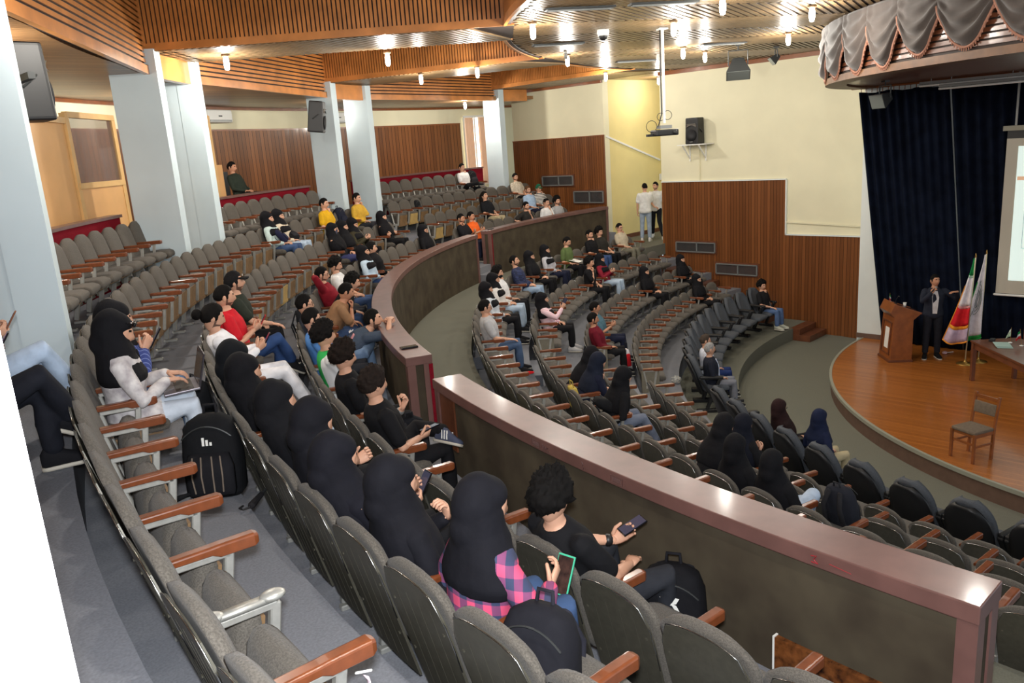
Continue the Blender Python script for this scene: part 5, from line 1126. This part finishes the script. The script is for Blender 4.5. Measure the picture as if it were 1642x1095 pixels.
# pale wooden booth behind the ledge
bo = thing('booth', 'pale wooden booth partition with a smoky window behind the ledge', 'booth')
def flatp(R, a0, a1, z0, z1, n, m, th=.03, par=bo):
    p0, p1 = pol(R, a0), pol(R, a1); return MB().bar(V((p0.x, p0.y, (z0+z1)/2)), V((p1.x, p1.y, (z0+z1)/2)), th, z1-z0).build(n, m, par)
flatp(18.42, 143.6, 138.9, .55, 2.58, 'panel', M_pale); flatp(18.40, 138.5, 134.2, .55, 1.72, 'panel', M_pale); flatp(18.40, 138.5, 134.2, 1.78, 2.66, 'window_pane', M_glass, .012)
for a, z1 in ((143.7, 2.66), (138.7, 2.72), (134.3, 2.72)): flatp(18.41, a+.16, a-.16, .55, z1, 'post', M_pine, .08)
flatp(18.41, 143.8, 138.7, 2.58, 2.66, 'top_rail', M_pine, .07); flatp(18.40, 138.7, 134.2, 2.66, 2.74, 'top_rail', M_pine, .07); flatp(18.40, 138.7, 134.2, 1.70, 1.78, 'sill', M_pine, .08)
t = thing('wooden_screen', 'narrow pine framed wooden screen beside the narrow booth-side column', 'screen'); flatp(18.42, 125.6, 124.2, .55, 2.76, 'panel', M_trim, .03, t); flatp(18.40, 124.5, 124.05, .55, 2.82, 'post', M_pine, .07, t); flatp(18.40, 125.7, 124.1, 2.76, 2.83, 'top_rail', M_pine, .06, t); flatp(18.39, 124.5, 123.4, .55, 1.9, 'lower_panel', M_pale, .03, t)
# seat of the man behind the ledge
t = thing('dark_chair', 'dark chair of the man behind the red ledge', 'chair', pol(19.02, 120, .55), rad(120)+pi/2)
MB().box((0, .12, .62), (.44, .42, .05)).build('seat', M_black, t, bevel=.01); MB().box((0, -.1, .95), (.42, .04, .5)).build('backrest', M_black, t, bevel=.01)
for sx in (-1, 1):
    for y in (-.08, .3): MB().bar((sx*.19, y, 0), (sx*.19, y, .62), .03, .03).build('leg', M_black, t)
# ================================================================ BAGS, PHONES, SMALL THINGS
def backpack(lbl, M_, s=1., col=(26, 27, 30), col2=(40, 40, 44), stripes_=None, pulls=None):
    t = thing('backpack', lbl, 'backpack', group='backpacks'); t.matrix_world = M_
    m1, m2 = cloth(col), cloth(col2); rg = []
    for z, w_, d_ in ((0, .13, .07), (.03, .155, .09), (.2, .16, .095), (.34, .15, .085), (.42, .12, .065), (.455, .06, .035)):
        rg.append([(w_*s*math.copysign(abs(cos(a))**.6, cos(a)), d_*s*math.copysign(abs(sin(a))**.6, sin(a)), z*s) for a in [2*pi*k/18 for k in range(18)]])
    MB().loft(rg).build('bag_body', m1, t, smooth=True); rg = []
    for z, w_, d_ in ((.02, .12, .02), (.05, .13, .045), (.18, .13, .05), (.25, .11, .03)): rg.append([(w_*s*math.copysign(abs(cos(a))**.6, cos(a)), (.085+d_*max(0, sin(a)))*s, (z+.01*sin(a))*s) for a in [2*pi*k/14 for k in range(14)]])
    pk = MB().loft(rg).build('front_pocket', m2, t, smooth=True)
    MB().tube([(x*s, .092*s+.01*s*(1-abs(x)/.15), (.40-.6*x*x*6)*s) for x in [-.13+.26*i/12 for i in range(13)]], .004*s, 5).build('zip', M_dkgrey, t)
    MB().tube([(-.035*s, -.02*s, .44*s), (-.03*s, -.02*s, .50*s), (.03*s, -.02*s, .50*s), (.035*s, -.02*s, .44*s)], .009*s, 6).build('handle', m2, t, smooth=True)
    for sx in (-1, 1): MB().tube([(sx*.06*s, -.07*s, .42*s), (sx*.09*s, -.15*s, .3*s), (sx*.1*s, -.14*s, .12*s), (sx*.12*s, -.07*s, .03*s)], .018*s, 6, flat=(1.6, .5)).build('shoulder_strap', m2, t, smooth=True)
    if stripes_:
        for x in (-.07, -.025, .03, .075): MB().tube([(x*s, .13*s, .05*s), (x*1.1*s, .142*s, .14*s), (x*s, .128*s, .24*s)], .005*s, 5).build('trim_stripe', cloth(stripes_), t)
    if pulls:
        for x in (-.04, .08): MB().box((x*s, .15*s, .14*s), (.012, .008, .04)).build('zip_pull', cloth(pulls), t)
    return t
def Mrow(R, a, z, rz=0., tx=0., ty=0.): return Matrix.Translation(pol(R, a, z)) @ Matrix.Rotation(rad(a)+pi/2+rz, 4, 'Z') @ Matrix.Rotation(tx, 4, 'X') @ Matrix.Rotation(ty, 4, 'Y')
bp1 = backpack('black backpack with pale stripes standing on the floor before the empty third-row seats', Mrow(16.42, 163.8, FLOOR['U3'], rad(245), rad(8)), 1.12, (20, 21, 24), (28, 28, 32), (120, 108, 96))
e = MB()
for i, h in enumerate((.02, .035, .05)): e.box((-.02+.022*i, .098, .33+h/2), (.014, .006, h), 0, Matrix.Rotation(.0, 4, 'X'))
e.build('white_bar_logo', M_paper, bp1)
MB().tube([(.13, .1, .05), (.2, .16, .03), (.24, .12, .02), (.2, .08, .03), (.14, .09, .04)], .012, 6).build('loose_strap', cloth((20, 21, 24)), bp1, smooth=True)
t = thing('umbrella', 'folded dark umbrella lying beside the striped backpack', 'umbrella', pol(16.30, 165.1, FLOOR['U3']+.03), rad(40)); MB().tube([(0, 0, 0), (.16, 0, 0)], [.022, .016], 8).build('folded_canopy', cloth((40, 38, 40)), t); MB().tube([(.16, 0, 0), (.3, 0, 0)], .009, 6).build('shaft', M_dkgrey, t); MB().tube([(-.02, 0, 0), (-.05, .03, 0), (-.03, .06, 0), (0, .05, 0)], .006, 6).build('wrist_loop', M_black, t)
bp2 = backpack('black backpack with a white curved emblem against the foreground parapet', Mrow(14.70, 171.75, -.775, rad(212), rad(4)), 1.1, (20, 20, 24), (26, 26, 31))
e = MB(); lx = lambda s_, k: (s_*(.012+.03*k), .172, .20+.028*k*0)
for sgn in (1, -1):
    e.add([(-.05, .112, .335+sgn*.034), (-.03, .112, .335+sgn*.036), (-.012, .114, .335+sgn*.006), (.012, .114, .335+sgn*.006), (.03, .112, .335+sgn*.036), (.05, .112, .335+sgn*.034), (.034, .113, .335+sgn*.004), (.0, .114, .335-sgn*.006), (-.034, .113, .335+sgn*.004)], [(0, 1, 2, 8), (2, 3, 7), (8, 2, 7), (3, 6, 7), (3, 4, 5, 6)])
e.build('white_emblem', M_paper, bp2)
backpack('dark backpack with yellow zip pulls on the seat right of the plaid shirt', Mrow(16.02, sang('U2', 22)-.25, FLOOR['U2']+.24, rad(200), rad(14)), 1.0, (30, 30, 36), (38, 38, 46), None, (232, 176, 32))
backpack('dark blue backpack on the third row seat between the two men in yellow', Mrow(16.98, sang('U3', -8), FLOOR['U3']+.44, 0, rad(10)), 1.0, (28, 32, 48), (34, 38, 54))
backpack('black backpack on the top row next to the man in white T-shirt', Mrow(17.75, 107.6-1.52*9, FLOOR['U4']+.44, 0, rad(10)), 1.05)
backpack('black backpack on the first row seat beside the brown T-shirt', Mrow(15.25, sang('U1', -9), FLOOR['U1']+.42, 0, rad(12)), 1.1, (30, 32, 36), (36, 38, 42))
backpack('black bag on an empty third row seat left of the far block', Mrow(16.98, sang('U3', -15), FLOOR['U3']+.40, 0, rad(8)), .8)
backpack('round black bag on an empty rear lower row seat', Mrow(12.98, sang('L2', -18)+.3, FLOOR['L2']+.42, 0, rad(10)), .75)
backpack('black bag hanging beside the pink striped woman', Mrow(12.02, sang('L2', -13)+1.6, FLOOR['L2']+.44, 0, rad(10)), .8)
backpack('black backpack on the floor behind the laptop screen', Mrow(16.35, 158.6, FLOOR['U3'], rad(20), 0), .85)
backpack('black bag by the foot of the man in black T-shirt near the parapet end', Mrow(14.72, 158.9, FLOOR['U1'], rad(90), 0), 1.0, (22, 24, 30))
backpack('black bag on the lap of the woman in grey jeans', Mrow(11.82, sang('L2', -1), FLOOR['L2']+.56, 0, rad(60)), .8)
backpack('navy bag on the lap of the woman in the mint jacket', Mrow(16.62, sang('U3', -1), FLOOR['U3']+.55, rad(20), rad(40)), .62, (32, 34, 60), (40, 42, 66))
backpack('black bag on the lap of the woman in the cream blouse', Mrow(16.62, sang('U3', -2), FLOOR['U3']+.55, rad(-20), rad(60)), .6)
backpack('dark bag with white straps beside the pale jeans behind the parapet', Mrow(11.72, sang('L2', 6), FLOOR['L2']+.44, 0, rad(15)), .85, (36, 38, 46))
t = thing('yellow_bag', 'mustard yellow bag between the two bending women in the lower rows', 'bag'); t.matrix_world = Mrow(12.12, sang('L2', -2)-1.1, FLOOR['L2']+.44, 0, rad(8)); MB().box((0, 0, .14), (.24, .12, .28), tap=(.85, .6)).build('bag_body', cloth((196, 172, 84)), t, bevel=.03, seg=3, smooth=True); MB().tube([(-.07, 0, .27), (-.05, 0, .36), (.05, 0, .36), (.07, 0, .27)], .008, 6).build('handle', cloth((170, 148, 70)), t)
t = thing('red_bag', 'red and white shopping bag hanging at the aisle seat of the burgundy pullover', 'bag'); t.matrix_world = Mrow(10.62, 128.0, FLOOR['L3']+.12, rad(30), 0); MB().box((0, 0, .12), (.24, .12, .24), tap=(.9, .6)).build('bag_body', cloth((206, 34, 44)), t, bevel=.02, smooth=True); MB().box((0, 0, .27), (.2, .07, .08), tap=(.8, .6)).build('white_top', cloth((222, 218, 220)), t); MB().tube([(-.05, .02, .3), (-.03, .02, .42), (.03, .02, .42), (.05, .02, .3)], .006, 6).build('handle', M_black, t)
t = thing('plastic_bag', 'crumpled clear plastic bag on the floor between lower seats and padded chairs', 'litter'); t.matrix_world = Mrow(9.72, 126.3, FLOOR['L4'])
b = MB(); b.ell((0, 0, .06), (.11, .09, .07), nu=14, nv=10); b.v = [tuple(V(p)*(1+.35*noise.noise(V(p)*30))) for p in b.v]; b.build('crumpled_film', mat('clear_film', (206, 206, 200), .2, alpha=.55), t); MB().tube([(.08, 0, .08), (.13, .03, .12)], .015, 5).build('twisted_handle', mat('clear_film', (206, 206, 200), .2, alpha=.55), t)
t = thing('wood_board', 'glossy brown mottled board leaning at the foot of the foreground parapet', 'board')
MB().arc(14.53, 14.56, -.77, -.50, 173.75, 177.0, 0, .6).build('board_face', mat('burl_board', (128, 76, 38), .25, ns=22, rgb2=(58, 30, 14), coat=.5), t); MB().arc(14.528, 14.562, -.775, -.495, 173.72, 173.76, 0, 1.).build('board_edge', M_paper, t)
def phone(R, p, d, n, lbl, s=1., case=None, scr=None):
    t = prop(R, p, d, n, 'phone', lbl, 'phone'); MB().box((0, 0, 0), (.072*s, .15*s, .009)).build('phone_body', case or M_phone, t, bevel=.003); MB().box((0, 0, .0055), (.064*s, .138*s, .002)).build('phone_screen', scr or M_screen, t); return t
t = thing('phone', 'black phone lying on the end of the curved parapet rail', 'phone', pol(14.37, 154.4, .008), 1.2); MB().box((0, 0, 0), (.09, .17, .016)).build('phone_body', M_phone, t, bevel=.004); MB().box((0, 0, .009), (.07, .14, .002)).build('phone_screen', mat('phone_glass_off', (60, 66, 60), .15), t)
t = thing('key_bunch', 'small dark bunch of keys on the end of the short parapet', 'keys', pol(14.37, 109.0, .0)); MB().tube([(.03*cos(a), .03*sin(a), .01) for a in [2*pi*k/12 for k in range(13)]], .006, 6).build('ring', M_black, t)
for i in range(4): MB().box((.05+.04*i, .01*i, .012), (.035, .02, .02)).build('key', M_dkgrey, t)
def hand_phone(R, s, lbl, **k):
    el, wr, f, n, cu = R['arms'][s]; f = f.normalized(); return phone(R, wr+f*.10+n.normalized()*.02+V((0, 0, .02)), f, -n if abs(n.z) < .3 else V((0, -.6, .8)), lbl, **k)
def mid_phone(R, lbl, **k):
    a_, b_ = R['arms'][-1][1], R['arms'][1][1]; return phone(R, (a_+b_)/2+V((0, .085, .06)), (0, .55, .85), (0, -.85, .55), lbl, **k)
fr_ = lambda s_: [r for r in REC if s_ in r['label']][0]
M_pic = mat('phone_picture', (70, 50, 44), .1, ns=30, rgb2=(20, 18, 20), emis=.3)
t = phone(h42, h42['arms'][1][1]+V((-.06, .12, -.03)), (-.1, .45, .9), (.25, -.85, .45), 'phone in a mint green case showing a picture, held by the plaid woman', 1.15, mat('mint_case', (70, 190, 150), .4), M_pic)
mid_phone(h40, 'black phone held by the woman in navy-black headscarf'); mid_phone(bn, 'phone in the hands of the man in white hoodie'); mid_phone(fr_('red T-shirt and blue'), 'red cased phone in the hands of the man in red', case=cloth((180, 30, 40)))
mid_phone(fr_('pinstripe'), 'dark phone raised by the woman in pinstripe sleeves', s=1.05); hand_phone(fr_('crossing his leg'), 1, 'dark phone in the hand of the man with the striped sneaker'); hand_phone(cg, -1, 'phone in the hand of the curly man with glasses')
hand_phone(fr_('taking a photo'), 1, 'phone with lit blue screen in front of a veiled woman'); hand_phone(fr_('filming with'), 1, 'black phone held up by the woman in pink stripes'); mid_phone(fr_('bright blue T-shirt'), 'pink cased phone held by the man in bright blue', case=cloth((236, 168, 170)), scr=cloth((236, 168, 170)))
mid_phone(fr_('light blue jeans at far left'), 'brown cased phone above the light blue jeans at far left', case=cloth((130, 84, 60))); mid_phone(fr_('black boots'), 'phone with colourful screen above the black trousers at far left', scr=mat('colour_screen', (120, 100, 130), .1, ns=60, rgb2=(40, 60, 90), emis=.2))
# laptop
lp = prop(h44, V((0, .56, .565)), (0, 1, .05), (0, 0, 1), 'laptop', 'open grey laptop on the lap of the woman in embroidered blouse', 'laptop')
MB().box((0, 0, 0), (.33, .22, .014)).build('laptop_base', mat('laptop_grey', (120, 116, 124), .35, .4), lp, bevel=.004); MB().box((0, .02, .008), (.28, .11, .003)).build('keyboard', mat('keys_dark', (58, 56, 52), .5), lp); MB().box((0, -.07, .008), (.10, .06, .003)).build('touchpad', mat('pad_dark', (84, 82, 84), .4), lp)
Q = Matrix.Translation((0, .11, .007)) @ Matrix.Rotation(rad(-18), 4, 'X'); MB().box((0, 0, .11), (.33, .008, .22), 0, Q).build('laptop_lid', mat('laptop_lid', (64, 60, 66), .35, .3), lp, bevel=.003); MB().box((0, -.006, .11), (.30, .003, .19), 0, Q).build('laptop_screen', mat('laptop_screen', (52, 50, 54), .1, emis=.1), lp)
g = MB(); HM = h44['HM']
for s in (-1, 1): g.ell((s*.035, .095, .085), (.03, .012, .02), 0, HM, 10, 6)
g.tube([HM @ V((-.07, .05, .09)), HM @ V((0, .11, .085)), HM @ V((.07, .05, .09))], .004, 5); g.build('sunglasses', M_phone, h44['obj'], smooth=True)
t = prop(fr_('writing on paper'), V((0, .44, .60)), (0, 1, -.2), (0, .2, 1), 'sheet_of_paper', 'white sheet of paper on the lap of the man in olive green', 'paper'); MB().box((0, 0, 0), (.24, .3, .004)).build('sheet', M_paper, t); MB().box((.06, -.05, .006), (.008, .12, .006)).build('pen', M_black, t)
def bracelet(R, s, m, n='wristband'):
    el, wr, f, nn, cu = R['arms'][s]; d = (wr-el).normalized(); b = MB(); b.tube([wr-d*.045, wr-d*.03], [.033, .032], 12); b.build(n, m, R['obj'], smooth=True)
bracelet(fr_('patterned bracelet'), -1, mat('woven_bracelet', (210, 206, 200), .7, ns=90, rgb2=(40, 40, 44)), 'bracelet'); bracelet(fr_('black wristband'), 1, M_black); bracelet(cg, -1, M_black); bracelet(fr_('striped sneaker'), -1, M_grey, 'watch')
m_ = fr_('face mask'); MB().ell((0, .052, -.05), (.058, .056, .045), 0, m_['HM'], 14, 8).build('face_mask', cloth((24, 24, 27)), m_['obj'], smooth=True)
# lettering on clothes
def backprint(R, pts, col, nm):
    b = MB(); yv = R['td'].cross(R['xs'])
    for (x0, z0, w_, h_) in pts:
        c = R['pel']+R['td']*z0+R['xs']*x0-yv*.145; b.bar(c-R['xs']*w_/2, c+R['xs']*w_/2, h_, .006, upv=tuple(yv))
    b.build(nm, cloth(col), R['obj'])
backprint(sl_, [(-.02, .33, .09, .03), (.03, .36, .03, .03)], (226, 226, 226), 'white_print'); backprint(sl_, [(.0, .22, .09, .025), (-.02, .18, .06, .02)], (212, 176, 60), 'yellow_print')
backprint(cg, [(-.06, .26, .03, .03)], (226, 226, 230), 'white_print')
# red tag on an armrest of the rearmost lower row, tissue on the nearest armrest
t = thing('paper_strip', 'white and pink paper strip tied to the nearest armrest', 'paper strip'); t.matrix_world = Mrow(16.70, ARM0['U3']+PITCH['U3']*28, FLOOR['U3']+.5); MB().grid(lambda u_, v: (.02+.02*u_+.008*sin(v*9), .01*sin(v*7+u_), -.13*v), 3, 8, th=.002).build('strip', mat('pinkish_paper', (228, 208, 220), .8), t, smooth=True); MB().tube([(0, -.01, .0), (.03, .01, .012), (.02, .03, .0)], .004, 5).build('knot', M_paper, t)
t = thing('red_tag', 'red plastic tip on an armrest of the rearmost lower row', 'tag'); t.matrix_world = Mrow(12.68, ARM0['L1']+PITCH['L1']*4, FLOOR['L1']+.58); MB().lathe([(.02, 0), (.014, .05), (.004, .07)], n=8, M=Matrix.Rotation(rad(-90), 4, 'X')).build('tag_tip', cloth((206, 30, 36)), t); MB().box((0, .0, 0), (.045, .02, .03)).build('tag_clip', cloth((206, 30, 36)), t)

h, kn, an, ft, fz = bt['lg'][-1]; d_, z_ = frame(ft, fz); x_ = d_.cross(z_); b = MB()
for sx in (-1, 1):
    for t_ in (.02, .045, .07): b.bar(an+d_*t_+x_*sx*.044-z_*.06, an+d_*(t_-.025)+x_*sx*.034+z_*.005, .006, .010, upv=tuple(x_))
b.build('white_shoe_stripes', M_paper, [c for c in bt['obj'].children if c.name.startswith('shoe')][0])
cm = fr_('black baseball cap'); MB().box((0, .098, .078), (.03, .006, .018), 0, cm['HM']).build('white_cap_mark', M_paper, cm['obj'])
